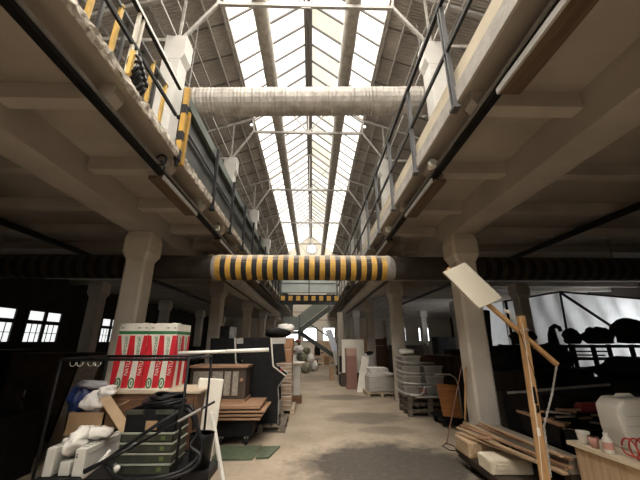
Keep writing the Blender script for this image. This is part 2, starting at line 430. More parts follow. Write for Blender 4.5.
# columns
def column(x, y, s, label):
    m = MB()
    w, d = .175, .18
    prof = [(0, 1.0, 0), (2.98, 1.0, 0), (3.10, 1.0, .055), (3.36, 1.0, .055), (3.47, 1.0, .02)]
    rings = []
    for z, _, e in prof:
        a, b, c = w+e, d+e, .035
        rings.append([(x-a, y-b+c, z), (x-a+c, y-b, z), (x+a-c, y-b, z), (x+a, y-b+c, z), (x+a, y+b-c, z), (x+a-c, y+b, z), (x-a+c, y+b, z), (x-a, y+b-c, z)])
    b0 = 0
    for r in rings: m.v += r
    for i in range(len(rings)-1):
        for j in range(8):
            m.f.append((i*8+j, i*8+(j+1) % 8, (i+1)*8+(j+1) % 8, (i+1)*8+j)); m.m.append(0)
    m.f.append(tuple(range(8))); m.m.append(0); m.f.append(tuple((len(rings)-1)*8+j for j in range(8))); m.m.append(0)
    struct(m.build('column', 'column', origin=(x, y, 0)), label, 'column')
ords = ['first', 'second', 'third', 'fourth', 'fifth']
for i, y in enumerate(BAYS):
    if y > YE-1: continue
    o = ords[i-3] if i >= 3 and i-3 < 5 else 'hidden'
    column(-2.99, y, -1, f'pale concrete nave column, {o} along the window aisle')
    column(2.66, y, 1, f'pale concrete nave column, {o} along the tent aisle')
for i, y in enumerate(BAYS[3:]):
    column(-6.75, y, -1, f'dim concrete column, {ords[min(i,4)]} in the depth of the window aisle')
    column(6.75, y, 1, f'dim concrete column, {ords[min(i,4)]} in the depth of the tent aisle')

# upper columns and roof
ZR, ZS, HW = 11.65, 9.93, 2.13        # ridge, skylight foot, half width of skylight
SL = .37
def zroof(dx): return ZS - (dx-HW)*SL
for s, nm in ((-1, 'left'), (1, 'right')):
    xe = XL if s < 0 else XR
    m = MB(); a = XC + s*HW; za = ZS; zb = zroof(abs(xe-XC))
    m.prism([(a, za), (a, za+.06), (xe, zb+.06), (xe, zb)], 'Y', YB, YE)
    struct(m.build('ceiling_roof_'+nm, 'roof'), 'corrugated roof sheeting beside the skylight', 'roof')
    # purlins
    p = MB()
    for dx in (2.20, 2.62, 3.75, 4.9, 6.1, 7.4):
        x = XC + s*dx; p.box(x-.025, x+.025, YB, YE, zroof(dx)-.10, zroof(dx)-.005)
    struct(p.build('trim_purlins_'+nm, 'truss'), 'thin steel purlins under the roof sheeting', 'roof')
    j = MB(); y = -5.
    while y < YE:
        x0, x1 = XC+s*(HW+.05), xe; z0, z1 = zroof(HW+.05)-.012, zroof(abs(xe-XC))-.012
        j.bar((x0, y, z0), (x1, y, z1), .035, .02); y += .95
    struct(j.build('trim_seams_'+nm, 'bar'), 'overlapping seams of the roof sheeting', 'roof')
# the skylight
sk = thing('window_skylight', 'long glazed ridge skylight running the length of the nave', 'skylight', (XC, 0, ZS)); sk['kind'] = 'structure'
g = MB(); NB = int((YE-YB)/.6786)
for k in range(NB):
    y0 = YB + .6786*k; y1 = y0 + .6786
    for s in (-1, 1):
        for (d0, d1, row) in ((0, 1.06, 0), (1.06, HW, 1)):
            z = lambda d: ZR - (ZR-ZS)*d/HW
            rnd = random.random()
            if y0 < 4.6: mm = 4  # out-of-view panes take the raised glow
            elif row: mm = 0
            else: mm = (3 if rnd < .6 else 0) if s < 0 else (1 if rnd < .45 else 2 if rnd < .75 else 3)
            g.add([(XC+s*d0, y0, z(d0)), (XC+s*d1, y0, z(d1)), (XC+s*d1, y1, z(d1)), (XC+s*d0, y1, z(d0))], [(0, 1, 2, 3) if s > 0 else (3, 2, 1, 0)], mm)
g.build('glass', ['pane_white', 'pane_cream', 'pane_warm', 'pane_pale', 'pane_boost'], sk)
g = MB()
for k in range(NB+1):
    y = YB + .6786*k
    for s in (-1, 1): g.bar((XC, y, ZR-.03), (XC+s*HW, y, ZS-.03), .045, .05)
g.build('glazing_bar', 'bar', sk)
g = MB(); g.box(XC-.13, XC-.03, YB, YE, ZR-.26, ZR-.02); g.box(XC+.03, XC+.13, YB, YE, ZR-.26, ZR-.02); g.box(XC-.03, XC+.03, YB, YE, ZR-.18, ZR-.1, 1)
g.build('ridge_beam', ['bar', 'truss'], sk)
g = MB()
for s in (-1, 1): g.box(XC+s*(HW-.03), XC+s*(HW+.05), YB, YE, ZS-.09, ZS)
g.build('eaves_rail', 'truss', sk)

def upper_column(x, y, s, label):
    m = MB(); w = .19
    m.box(x-w, x+w, y-.18, y+.18, ZF, 7.35)
    a, b = (x-w, x+w+.07) if s < 0 else (x-w-.07, x+w)
    m.prism([(x-w, 7.35), (x+w, 7.35), (b, 7.5), (b, 8.0), (a, 8.0), (a, 7.5)], 'Y', y-.18, y+.18)
    struct(m.build('column_upper', 'white_paint', bevel=.006, seg=1), label, 'column')
for i, y in enumerate(BAYS):
    o = ords[i-3] if 3 <= i < 8 else 'hidden'
    upper_column(-3.02, y, -1, f'white upper column on the window side gallery, {o} in line')
    upper_column(2.66, y, 1, f'white upper column on the tent side gallery, {o} in line')
    # truss
    t = MB(); ZC = 9.22
    xa, xb = XC-2.05, XC+2.05
    t.bar((xa-.05, y, ZC), (xb+.05, y, ZC), .07, .09)
    for s in (-1, 1):
        xcol = -3.02 if s < 0 else 2.66
        t.bar((XC, y, ZR-.16), (XC+s*HW, y, ZS-.12), .06, .08)
        t.bar((XC+s*HW, y, ZS-.12), (XC+s*7.6, y, zroof(7.6)-.15), .06, .10)
        t.bar((XC, y, ZC), (XC+s*1.05, y, ZR-.16-(ZR-ZS)*.49), .035)
        t.bar((XC+s*2.05, y, ZC), (XC+s*HW, y, ZS-.1), .05)
        t.bar((XC+s*2.08, y, ZC-.02), (xcol, y, 8.0), .06, .07)
        t.bar((xcol, y, 8.0), (xcol, y, zroof(abs(xcol-XC))-.1), .05)
        t.bar((xcol, y, 8.05), (xcol+s*4.4, y, 8.05), .05, .08)
    t.bar((XC, y, ZC), (XC, y, ZR-.2), .05)
    t.obox((XC, y, ZC+.02), (.22, .03, .2), Matrix.Identity(3))
    t.obox((XC, y, ZR-.3), (.26, .04, .16), Matrix.Identity(3))
    struct(t.build('roof_truss', 'truss'), 'steel roof truss across the nave with a level tie', 'roof truss')
    if i < 8:
        d = MB()   # longitudinal eaves tie with diagonals, tent and window side
        for s in (-1, 1):
            xcol = -3.02 if s < 0 else 2.66
            d.bar((xcol, y, 8.02), (xcol, y+S, 8.02), .035, .05)
            d.bar((xcol+s*.05, y+.2, 8.9), (xcol+s*.05, y+S, 8.9), .04)
        struct(d.build('roof_bracing', 'truss'), 'thin lengthwise bracing between upper columns', 'roof truss')

# windows of the window side aisle
def bars_window(x, y0, y1, z0, zt0, zt1, z1, s, lab, div=2, bars=3):
    w = thing('window_barred', lab, 'window', (x, (y0+y1)/2, z0)); w['kind'] = 'structure'
    fr = MB()
    d = s*.07
    for (a, b, c, e) in ((y0-.07, y1+.07, z0-.07, z0), (y0-.07, y1+.07, z1, z1+.07), (y0-.07, y0, z0, z1), (y1, y1+.07, z0, z1), (y0, y1, zt0, zt1)):
        fr.box(x, x+d, a, b, c, e)
    for k in range(1, div):
        y = y0+(y1-y0)*k/div; fr.box(x, x+d, y-.06, y+.06, z0, z1)
    fr.build('window_frame', 'wframe', w)
    MB().box(x+s*.012, x+s*.02, y0, y1, z0, z1).build('pane', 'window', w)
    b = MB(); n = bars*div
    for k in range(1, n):
        y = y0+(y1-y0)*k/n; b.box(x+s*.03, x+s*.045, y-.011, y+.011, z0, zt0)
    b.box(x+s*.03, x+s*.045, y0, y1, (z0+zt0)/2-.01, (z0+zt0)/2+.01)
    b.build('window_bars', 'wframe', w)
for y0, y1, lab in ((8.7, 9.95, 'barred aisle window, the nearest one, cut by the picture edge'), (10.42, 11.75, 'barred aisle window between two dim aisle columns'), (13.0, 13.6, 'narrow aisle window between the dim column and the insulation packs'), (14.1, 15.35, 'barred aisle window seen just beside the insulation packs'), (18.2, 19.3, 'small bright aisle window beyond the barred ones'), (22.5, 23.4, 'farthest small window of the window aisle')):
    bars_window(XL, y0, y1, 1.66, 2.2, 2.32, 2.6, 1, lab, 1 if y1-y0 < .7 else 2)
# windows on the end wall
def plain_window(x0, x1, z0, z1, lab):
    w = thing('window_end', lab, 'window', ((x0+x1)/2, YE-.05, z0)); w['kind'] = 'structure'
    fr = MB(); y0, y1 = YE-.08, YE
    for a, b, c, d in ((x0-.06, x1+.06, z0-.06, z0), (x0-.06, x1+.06, z1, z1+.06), (x0-.06, x0, z0, z1), (x1, x1+.06, z0, z1), (x0, x1, z0+(z1-z0)*.55-.03, z0+(z1-z0)*.55+.03)):
        fr.box(a, b, y0, y1, c, d)
    fr.build('window_frame', 'wframe', w)
    MB().box(x0, x1, YE-.03, YE-.02, z0, z1).build('pane', 'far_window', w)
for x0, x1, lab in ((-2.3, -1.15, 'bright end wall window beside the stair landing'), (-.75, .4, 'bright end wall window under the lower stair flight'), (.98, 2.0, 'bright end wall window under the upper stair flight'), (7.6, 8.4, 'small bright window deep in the tent aisle'), (9.6, 10.5, 'farthest small window of the tent aisle')):
    plain_window(x0, x1, 1.75, 2.85, lab)
w = thing('window_round', 'round window high in the white gable', 'window', (-.1, YE-.05, 10.25)); w['kind'] = 'structure'
m = MB(); m.tube([(-.1, YE-.03, 10.25), (-.1, YE-.001, 10.25)], .46, 32); m.build('pane', 'rose', w)
m = MB()
pts = [(-.1+.48*math.cos(a), YE-.05, 10.25+.48*math.sin(a)) for a in [2*math.pi*k/40 for k in range(41)]]
m.tube(pts, .035, 8); m.box(-.56, .36, YE-.06, YE-.035, 10.235, 10.265); m.box(-.115, -.085, YE-.06, YE-.035, 9.8, 10.7)
for dx in (-.24, .24): m.box(-.1+dx-.012, -.1+dx+.012, YE-.06, YE-.035, 9.85, 10.65)
m.build('window_frame', 'steel', w)
# added glowing window behind the viewer, lights the foreground from the front
w = thing('window_back_fill', 'added glowing window, unseen behind the viewer, that lights the foreground', 'window', (XC, YB, 4.6)); w['kind'] = 'structure'
MB().box(-1.8, 1.4, YB+.02, YB+.03, 4.4, 9.2).build('pane', 'back_fill', w)
m = MB()
for k in range(5): x = -1.8+3.2*k/4; m.box(x-.03, x+.03, YB, YB+.08, 4.4, 9.2)
for k in range(6): z = 4.4+4.8*k/5; m.box(-1.8, 1.4, YB, YB+.08, z-.03, z+.03)
m.build('window_frame', 'wframe', w)
# big factory window behind the tent
w = thing('window_factory', 'tall daylight window on the outer wall behind the plastic tent', 'window', (XR, 13, 1.1)); w['kind'] = 'structure'
MB().box(XR-.03, XR-.02, 11.9, 15.2, 1.1, 3.0).build('pane', 'tent_window', w)
m = MB()
for k in range(6):
    y = 11.9+3.3*k/5; m.box(XR-.07, XR, y-.03, y+.03, 1.1, 3.0)
for z in (1.1, 1.75, 2.4, 3.0): m.box(XR-.07, XR, 11.9, 15.2, z-.03, z+.03)
m.build('window_frame', 'wframe', w)

def at3(p, q, t): return tuple(p[i]+(q[i]-p[i])*t for i in range(3))
def corr(m, p, q, r, n, jit=.04, dep=.06, seg=18, mi=0, sag=0.):
    # corrugated flexible duct between p and q
    pts = []; rs = []
    for i in range(n*2+1):
        t = i/(n*2); a = at3(p, q, t)
        pts.append((a[0], a[1], a[2]-sag*math.sin(math.pi*t)))
        rs.append(r*(1 + (dep if i % 2 else 0) + R(-jit, jit)*.5))
    return m.tube(pts, rs, seg, mi)

# ---- ducts and pipes overhead
for x, who in ((-1.33, 'window'), (.94, 'tent')):
    m = MB(); pts = []; rs = []
    n = 120
    for i in range(n+1):
        pts.append((x, YB+.5+(YE-YB-1.2)*i/n, 9.475)); rs.append(.19+(.012 if i % 3 == 0 else 0))
    m.tube(pts, rs, 16)
    tag(m.build('ventilation_duct', 'duct', smooth=True), f'long grey duct resting on the roof ties, on the {who} side of the ridge', 'duct', 'ducts under the skylight')
t = thing('cross_duct', 'pale ribbed duct crossing the nave high up between two white columns', 'duct', (XC, 6.03, 6.62))
corr(MB(), (-3.25, 6.03, 6.91), (2.95, 6.03, 7.10), .315, 74, jit=.045, dep=.02).build('duct_sleeve', 'foil', t)
for x in (-2.95, 2.68):
    z = 7.0 + x*.03
    m = MB(); m.tube([(x-.03, 6.03, z), (x+.03, 6.03, z)], .355, 24); m.build('clamp_ring', 'steel', t)
    m = MB(); m.bar((x, 6.03, z+.3), (x, 6.03, 9.7), .02); m.build('hanger', 'steel', t)

t = thing('striped_pipe', 'thick horizontal pipe with black and yellow warning stripes across the nave', 'pipe', (XC, 6.03, 2.78))
PZ, PR = 3.03, .245
m = MB(); n = 33; x0, x1 = -1.84, 1.42
pts = []; rs = []
for i in range(n+1):
    pts.append((x0+(x1-x0)*i/n, 6.03, PZ)); rs.append(PR+R(-.003, .003))
m.tube(pts, rs, 32, caps=True, mf=lambda i: 1 if i % 2 else 0)
m.build('striped_sleeve', ['yellow', 'hazblack'], t)
m = MB(); m.tube([(1.42, 6.03, PZ), (1.46, 6.03, PZ), (1.55, 6.03, PZ-.02), (1.59, 6.03, PZ-.02)], [.247, .25, .225, .2], 32); m.build('end_collar', 'grey_flange', t)
m = MB(); m.tube([(-1.91, 6.03, PZ), (-1.84, 6.03, PZ)], .232, 32); m.build('end_collar', 'grey_flange', t)
for a, b in ((-3.3, -1.91), (1.59, 3.2)):
    m = MB(); m.tube([(a, 6.03, PZ), (b, 6.03, PZ)], .225, 28); m.build('bare_pipe', 'dark_duct', t)
for a, b in ((XL+.05, -3.3), (3.2, 12.4)):
    m = MB(); n = int(abs(b-a)/.11); n += n % 2
    m.tube([(a+(b-a)*i/n, 6.03, PZ) for i in range(n+1)], .228, 24, mf=lambda i: i % 2)
    m.build('aisle_pipe', ['dark_duct', 'dark_band'], t)
for x in (-2.3, -1.2, .9, 1.78, -6, 6):
    zt = 3.66 if abs(x) > 1.6 and x < 0 or x > 1.4 else 0
    if zt: MB().bar((x, 5.98, PZ), (x, 5.95, zt), .03, .006).build('hanger_strap', 'steel', t)

for s, x, who in ((-1, -2.15, 'window'), (1, 1.78, 'tent')):
    t = thing('insulated_duct', f'grey lagged duct hung below the {who} side gallery, beyond the striped pipe', 'duct', (x, 13, 3.1), group='lagged ducts under the galleries')
    corr(MB(), (x, 6.5, 3.28), (x, 20.5, 3.28), .15, 90, jit=.05, dep=.03, seg=14).build('duct_sleeve', 'duct', t)
    m = MB()
    for k in range(9): y = 7.1+1.1875*k; m.bar((x, y, 3.42), (x, y, 3.68), .02)
    m.build('hanger', 'steel', t)
    t = thing('thin_pipe', f'thin dark pipe running behind the lagged duct of the {who} aisle', 'pipe', (x+s*.33, 13, 3.27))
    corr(MB(), (x+s*.33, 7, 3.34), (x+s*.33, 19.5, 3.34), .075, 60, seg=10).build('tube', 'dark_duct', t, smooth=True)
    for k in range(6): y = 7.1+2.375*k; MB().bar((x+s*.33, y, 3.4), (x+s*.33, y, 3.68), .015).build('hanger', 'steel', t)

# black rails under the galleries, with brown boards
for s, x, who in ((-1, -1.865, 'window'), (1, 1.515, 'tent')):
    t = thing('support_rail', f'long black angle rail fixed under the edge of the {who} side gallery', 'rail', (x, 8, 3.58))
    MB().box(x-.035, x+.035, -11, 20, 3.59, 3.665).build('web', 'black', t)
    MB().box(x-s*.035, x-s*.05, -11, 20, 3.635, 3.67).build('pale_flange', 'steel', t)
spots = ((-1.915, 3.45, 4.62, 'window', 'ahead of the first column'), (-1.915, 5.95, 7.3, 'window', 'just beyond the first column'), (-1.915, 9.4, 10.7, 'window', 'near the second column'), (1.565, .6, 2.0, 'tent', 'closest to the viewer'), (1.565, 3.45, 4.62, 'tent', 'ahead of the first column'), (1.565, 5.95, 7.2, 'tent', 'just beyond the first column'), (1.565, 9.4, 10.7, 'tent', 'near the second column'))
for x, y0, y1, who, where in spots:
    t = thing('lamp_board', f'rust brown board under the black rail on the {who} side, {where}', 'board', (x, (y0+y1)/2, 3.53), group='rust brown boards under the galleries')
    s = -1 if x < 0 else 1
    MB().box(x-.085, x+.085, y0, y1, 3.53, 3.58).build('board', 'rust', t, bevel=.004)
    MB().box(x-s*.085, x-s*.105, y0, y1, 3.53, 3.583).build('pale_edge', 'chrome', t)
    m = MB(); m.bar((x+s*.06, y0+.2, 3.58), (x+s*.06, y0+.2, 3.84), .03); m.bar((x+s*.06, y1-.2, 3.58), (x+s*.06, y1-.2, 3.84), .03); m.build('mount_bracket', 'black', t)
# small floodlights clipped to the undersides
for x, y, z, lab in ((1.44, 3.35, 3.69, 'small round white lamp beside the tent side black rail'), (1.44, 5.66, 3.69, 'small white lamp box on the tent side gallery edge, farther in'), (-1.80, 5.66, 3.69, 'small white lamp box on the window side gallery edge'), (-2.33, 10.05, 9.40, 'tiny lit lamp at the window side end of a roof tie'), (1.93, 10.05, 9.40, 'tiny lit lamp at the tent side end of a roof tie')):
    t = thing('floodlight', lab, 'lamp', (x, y, z))
    m = MB(); m.tube([(x, y-.08, z), (x, y-.06, z), (x, y+.03, z)], [.055, .06, .035], 14); m.build('housing', 'white_plastic', t, smooth=False)
    m = MB(); m.tube([(x, y-.085, z), (x, y-.081, z)], .048, 14); m.build('glass', 'lamp' if z > 9 else 'offwhite', t)
    m = MB(); m.bar((x, y, z+.03), (x, y, z+.13), .02); m.build('bracket', 'steel', t)
t = thing('hanging_hook', 'black loop of wire and hook on the window side black rail', 'hook', (-1.80, 3.3, 3.63))
m = MB(); m.tube([(-1.80+.06*math.cos(a), 3.3, 3.70+.07*math.sin(a)) for a in [k*.5 for k in range(14)]], .012, 8); m.build('wire_loop', 'hose', t, smooth=True)
m = MB(); m.tube([(-1.79, 3.28, 3.68), (-1.74, 3.3, 3.60), (-1.76, 3.3, 3.54), (-1.80, 3.3, 3.56)], .01, 8); m.build('hook', 'black', t)

# ---- railings
t = thing('gallery_railing', 'dark steel railing with two rails along the tent side gallery', 'railing', (1.33, 8, ZF))
X = 1.33
MB().box(X-.02, X+.02, -11, 28.9, 5.03, 5.075).build('top_rail', 'black', t)
MB().box(X-.015, X+.015, -11, 28.9, 4.41, 4.45).build('middle_rail', 'black', t)
k = -9
while 5.98+1.1875*k < 28.5:
    y = 5.98+1.1875*k; k += 1
    m = MB(); m.box(X-.012, X+.03, y-.035, y-.015, 3.74, 5.05); m.box(X-.012, X+.03, y+.015, y+.035, 3.74, 5.05); m.box(X-.03, X+.04, y-.05, y+.05, 3.73, 3.76)
    m.build('post', 'grey_bar', t)
t = thing('baluster_railing', 'railing with yellow and grey uprights above the crumbling gallery edge', 'railing', (-1.78, 1, ZF))
X = -1.78
MB().box(X-.02, X+.02, -9, 3.42, 4.84, 4.885).build('top_rail', 'black', t)
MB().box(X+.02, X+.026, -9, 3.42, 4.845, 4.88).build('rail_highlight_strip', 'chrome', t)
MB().box(X-.015, X+.015, -9, 3.42, 4.42, 4.46).build('middle_rail', 'black', t)
for k in range(14):
    y = 3.36-.335*k
    MB().box(-1.965, -1.93, y-.018, y+.018, ZF, 4.90).build('yellow_upright', 'yellow_bar', t)
    MB().box(-2.0, -1.97, y-.19, y-.16, ZF, 4.92).build('grey_upright', 'grey_bar', t)
MB().box(-2.0, -1.93, -3, 3.4, 4.85, 4.88).build('back_rail', 'grey_bar', t)
m = MB(); m.box(X-.015, X+.015, 2.38, 2.41, ZF, 4.87); m.build('white_post', 'white_board', t)
m = MB(); m.box(X-.015, X+.015, 2.45, 2.475, ZF, 4.87); m.build('white_post', 'white_board', t)
t = thing('wire_coil', 'black wire coil hung on the baluster railing beside its white post', 'wire', (-1.70, 2.45, 3.98))
for a in range(5):
    m = MB(); yy = 2.36+.04*a
    m.tube([(-1.70+.055*math.cos(q), yy+.012*math.sin(2*q), 4.10+.10*math.sin(q)-.03*a+.05) for q in [k*.5 for k in range(13)]], .016, 8)
    m.build('loop', 'hose', t, smooth=True)
MB().box(-1.735, -1.70, 2.32, 2.36, 4.0, 4.28).build('yellow_bracket', 'yellow_bar', t)
t = thing('striped_post', 'yellow and black striped post where the baluster railing meets the green panels', 'post', (-1.69, 3.45, 3.74))
m = MB(); n = 8
for i in range(n): m.box(-1.725, -1.665, 3.43, 3.49, 3.80+1.1*i/n, 3.80+1.1*(i+1)/n, 1 if i in (0, 2, 5) else 0)
m.build('upright', ['yellow', 'hazblack'], t)
m = MB(); m.box(-1.725, -1.665, 3.55, 3.60, 3.80, 4.6, 0); m.build('second_upright', 'yellow', t)
MB().tube([(-1.695, 3.46, 3.81), (-1.695, 3.46, 3.72)], .022, 10).build('foot_pin', 'black', t)
MB().box(-1.78, -1.69, 3.44, 3.48, 4.42, 4.46).build('rail_clamp', 'black', t)
t = thing('panel_railing', 'grey green panelled railing along the window side gallery', 'railing', (-1.75, 10, ZF))
MB().box(-1.80, -1.78, 3.62, 28.9, 4.05, 4.75).build('panel', 'green_panel', t)
MB().box(-1.80, -1.72, 3.62, 28.9, 4.74, 4.90).build('top_band', 'green_band', t)
MB().box(-1.76, -1.73, 3.62, 28.9, 4.40, 4.44).build('middle_rail', 'grey_bar', t)
k = 0
while 4.86+1.1875*k < 28.5:
    y = 4.86+1.1875*k; k += 1
    m = MB(); m.box(-1.70, -1.655, y-.03, y+.03, 3.74, 4.88); m.box(-1.72, -1.64, y-.05, y+.05, 3.73, 3.76); m.build('post', 'black', t)

# ---- bridge and stairs at the end
t = thing('footbridge', 'steel footbridge across the nave with a black and yellow block edge', 'bridge', (XC, 16.5, 3.55))
m = MB(); m.box(-1.62, 1.28, 16.0, 17.2, 3.56, 3.93); m.build('deck', 'black', t)
m = MB()
for k in range(8):
    x = -1.58+.385*k; m.box(x, x+.2, 15.985, 16.0, 3.63, 3.86)
m.build('yellow_block', 'yellow', t)
m = MB(); m.box(-1.62, 1.28, 16.02, 16.05, 4.03, 4.95); m.build('panel', 'bridge_glass', t)
m = MB()
for z in (4.02, 4.5, 4.98): m.box(-1.62, 1.28, 15.98, 16.05, z-.02, z+.02)
m.build('rail', 'stair', t)
for x in (-1.58, -.17, 1.24): MB().box(x-.03, x+.03, 15.96, 16.02, 3.9, 5.0).build('post', 'stair', t)
t = thing('staircase', 'dark green steel staircase climbing from a landing to the tent side gallery', 'staircase', (0, 21.5, 0))
def flight(t, p, q, y0, y1, n, panel=True):
    for y in (y0, y1): MB().bar((p[0], y, p[1]), (q[0], y, q[1]), .05, .26).build('stringer', 'stair', t)
    m = MB()
    for k in range(n):
        a = (k+.5)/n; x = p[0]+(q[0]-p[0])*a; z = p[1]+(q[1]-p[1])*a
        m.box(x-.13, x+.13, y0, y1, z-.02, z+.02)
    m.build('treads', 'steel', t)
    if panel:
        d = MB(); d.add([(p[0], y0-.02, p[1]+.2), (q[0], y0-.02, q[1]+.2), (q[0], y0-.02, q[1]+.95), (p[0], y0-.02, p[1]+.95), (p[0], y0, p[1]+.2), (q[0], y0, q[1]+.2), (q[0], y0, q[1]+.95), (p[0], y0, p[1]+.95)], [(0, 1, 2, 3), (7, 6, 5, 4), (0, 4, 5, 1), (3, 2, 6, 7)])
        d.build('side_panel', 'stair_panel', t)
    m = MB()
    for y in (y0, y1): m.bar((p[0], y, p[1]+1.0), (q[0], y, q[1]+1.0), .05)
    m.build('handrail', 'stair', t)
flight(t, (-.85, 2.3), (1.2, 3.85), 21, 22, 10)
flight(t, (-.75, 2.2), (2.6, .05), 22.1, 23, 11, False)
MB().box(-1.9, -.75, 20.9, 23.1, 2.2, 2.32).build('landing', 'stair', t)
MB().box(-1.9, -.85, 20.88, 20.91, 2.35, 3.2).build('landing_panel', 'stair_panel', t)
for x, y in ((-.85, 20.95), (-1.85, 20.95), (-.85, 23.05)): MB().box(x-.05, x+.05, y-.05, y+.05, 0, 3.3).build('post', 'stair', t)

# dark pipes along the aisles
for x, who in ((-5.3, 'window'), (4.9, 'tent')):
    m = MB(); z = 3.60
    m.tube([(x, 1.0, z), (x, 5.6, z), (x-.05, 20, z)], .055, 10)
    tag(m.build('service_pipe', 'black', smooth=True), f'long black pipe under the ribs of the {who} aisle ceiling', 'pipe')

# ------------------------------------------------------------------ window side foreground
# cage trolley
t = thing('cage_trolley', 'black tubular cage trolley loaded with white panels, crates and hose', 'trolley', (-1.9, 3.87, 0))
x0, x1, y0, y1, zd, zt = -2.56, -1.27, 3.5, 4.28, .44, 1.48
m = MB(); m.box(x0, x1+.02, y0, y1, zd-.07, zd); m.build('deck', 'black', t)
m = MB(); m.box(x0, x1, y0-.02, y0, zd-.1, zd+.01); m.box(x0, x1, y1, y1+.02, zd-.1, zd+.01); m.build('deck_edge', 'black', t)
for x, y, dx in ((x0, y0, 0), (x1, y0, 0), (x0, y1, 0), (x1, y1, 0)):
    MB().tube([(x, y, zd-.05), (x, y, zt)], .014, 10).build('post', 'black', t, smooth=True)
for p, q in (((x0, y0), (x1, y0)), ((x0, y1), (x1, y1)), ((x0, y0), (x0, y1)), ((x1, y0), (x1, y1))):
    MB().tube([(p[0], p[1], zt), (q[0], q[1], zt)], .016, 10).build('top_rail', 'black_gloss', t, smooth=True)
for x in (x0+.1, x1-.1):
    for y in (y0+.1, y1-.1):
        m = MB(); m.tube([(x-.025, y, .09), (x+.025, y, .09)], .09, 18); m.build('wheel', 'black', t)
        m = MB(); m.box(x-.04, x-.03, y-.03, y+.03, .08, zd-.06); m.box(x+.03, x+.04, y-.03, y+.03, .08, zd-.06); m.build('fork', 'steel', t)
for k, x in enumerate((-2.43, -2.36, -2.25, -2.18)):
    m = MB(); m.tube([(x+.03*math.cos(a), y0-.005, zt-.035+.03*math.sin(a)) for a in [math.pi*(.9+1.2*j/8) for j in range(9)]], .004, 6)
    tag(m.build('wire_hook', 'chrome', smooth=True), ['bent wire hook at the outer end of the trolley rail', 'second wire hook from the outer end of the trolley rail', 'third wire hook from the outer end of the trolley rail', 'wire hook nearest the insulation packs on the trolley rail'][k], 'hook', 'wire hooks on the trolley rail')
# white slim panels standing on the deck
def heater(x0, x1, y0, y1, z1, label, slots=True, mark=False):
    t = thing('panel_heater', label, 'heater', ((x0+x1)/2, (y0+y1)/2, zd), group='white panels on the trolley')
    MB().box(x0, x1, y0, y1, zd+.002, z1).build('casing', 'offwhite', t, bevel=.008)
    if slots:
        m = MB()
        for k in range(9):
            y = y0+.06+(y1-y0-.12)*k/9; m.box(x0+.02, x1-.02, y, y+.012, z1-.002, z1+.0015)
        m.build('grille', 'black', t)
        m = MB(); m.box(x1, x1+.002, y0+.04, y1-.04, z1-.06, z1-.055); m.box(x1, x1+.002, y0+.04, y1-.04, zd+.03, zd+.035); m.build('side_seam', 'steel', t)
    if mark:
        m = MB(); m.box(x0+.012, x0+.028, y0-.002, y0, z1-.075, z1-.06); m.box(x0+.012, x0+.028, y0-.002, y0, z1-.052, z1-.042); m.build('switch', 'black', t)
heater(-2.535, -2.45, 3.56, 4.2, .68, 'slim white panel with a rounded knob, outermost on the trolley deck')
heater(-2.40, -2.30, 3.58, 3.95, .56, 'low white panel under the plastic bag on the trolley')
heater(-2.26, -2.16, 3.56, 4.24, .67, 'slim white panel with a small dark switch beside the crates', True, True)
tag(MB().blob((-2.48, 3.72, .70), (.03, .03, .025), 3, .1).build('round_knob', 'white_plastic', smooth=True), 'small white knob lying on the outermost slim panel', 'knob')
m = MB(); m.blob((-2.37, 3.82, .69), (.10, .25, .12), 5, .4, 30, 20, freq=1.9); m.blob((-2.25, 3.86, .74), (.13, .11, .06), 9, .4, 18, 11)
tag(m.build('plastic_bag', 'bag', smooth=True), 'crumpled white plastic bag slumped across the white panels', 'bag')
# carton with flaps
t = thing('cardboard_box', 'opened brown cardboard box with raised flap behind the white bag', 'box', (-2.42, 4.12, .74))
m = MB(); m.box(-2.72, -2.70, 4.0, 4.26, .70, .90); m.box(-2.32, -2.30, 4.0, 4.26, .70, .90); m.box(-2.72, -2.30, 4.0, 4.015, .70, .90); m.box(-2.72, -2.30, 4.245, 4.26, .70, .90); m.box(-2.72, -2.30, 4.0, 4.26, .68, .70)
m.build('walls', 'card', t)
m = MB(); m.add([(-2.36, 3.93, 1.05), (-2.26, 3.96, 1.08), (-1.93, 3.86, .80), (-1.98, 3.82, .72)], [(0, 1, 2, 3)]); o = m.build('flap', 'card_in', t); sd = o.modifiers.new('s', 'SOLIDIFY'); sd.thickness = .008
m = MB(); m.add([(-2.30, 4.02, .90), (-2.30, 4.22, .90), (-2.16, 4.2, .99), (-2.16, 4.02, .97)], [(0, 1, 2, 3)]); o = m.build('flap', 'card_in', t); sd = o.modifiers.new('s', 'SOLIDIFY'); sd.thickness = .008
# crate that carries the carton
t = thing('support_crate', 'dark crate under the cardboard box on the trolley', 'crate', (-2.5, 4.13, zd))
tag(t, 'dark crate under the cardboard box at the back of the trolley', 'crate')
m = MB(); m.box(-2.42, -2.28, 4.02, 4.24, zd+.002, .68); m.build('body', 'junk_black', t); MB().box(-2.43, -2.27, 4.01, 4.25, .655, .68).build('rim', 'junk_black', t)
m = MB(); m.blob((-2.74, 4.2, 1.02), (.13, .12, .15), 11, .45, 22, 14)
tag(m.build('blue_bag', 'blue_bag', smooth=True), 'crumpled dark blue plastic bag on the cardboard box', 'bag')
m = MB(); m.blob((-2.50, 4.10, .99), (.14, .11, .11), 21, .4, 22, 14); m.blob((-2.40, 4.12, 1.10), (.10, .09, .055), 23, .5, 18, 12)
tag(m.build('white_rag', 'cloth', smooth=True), 'bunched pale rag heaped over the cardboard box flap', 'cloth')
m = MB(); m.blob((-2.62, 4.18, 1.17), (.16, .08, .045), 31, .4); tag(m.build('grey_rag', 'greycloth', smooth=True), 'grey folded rag on top of the blue bag', 'cloth')
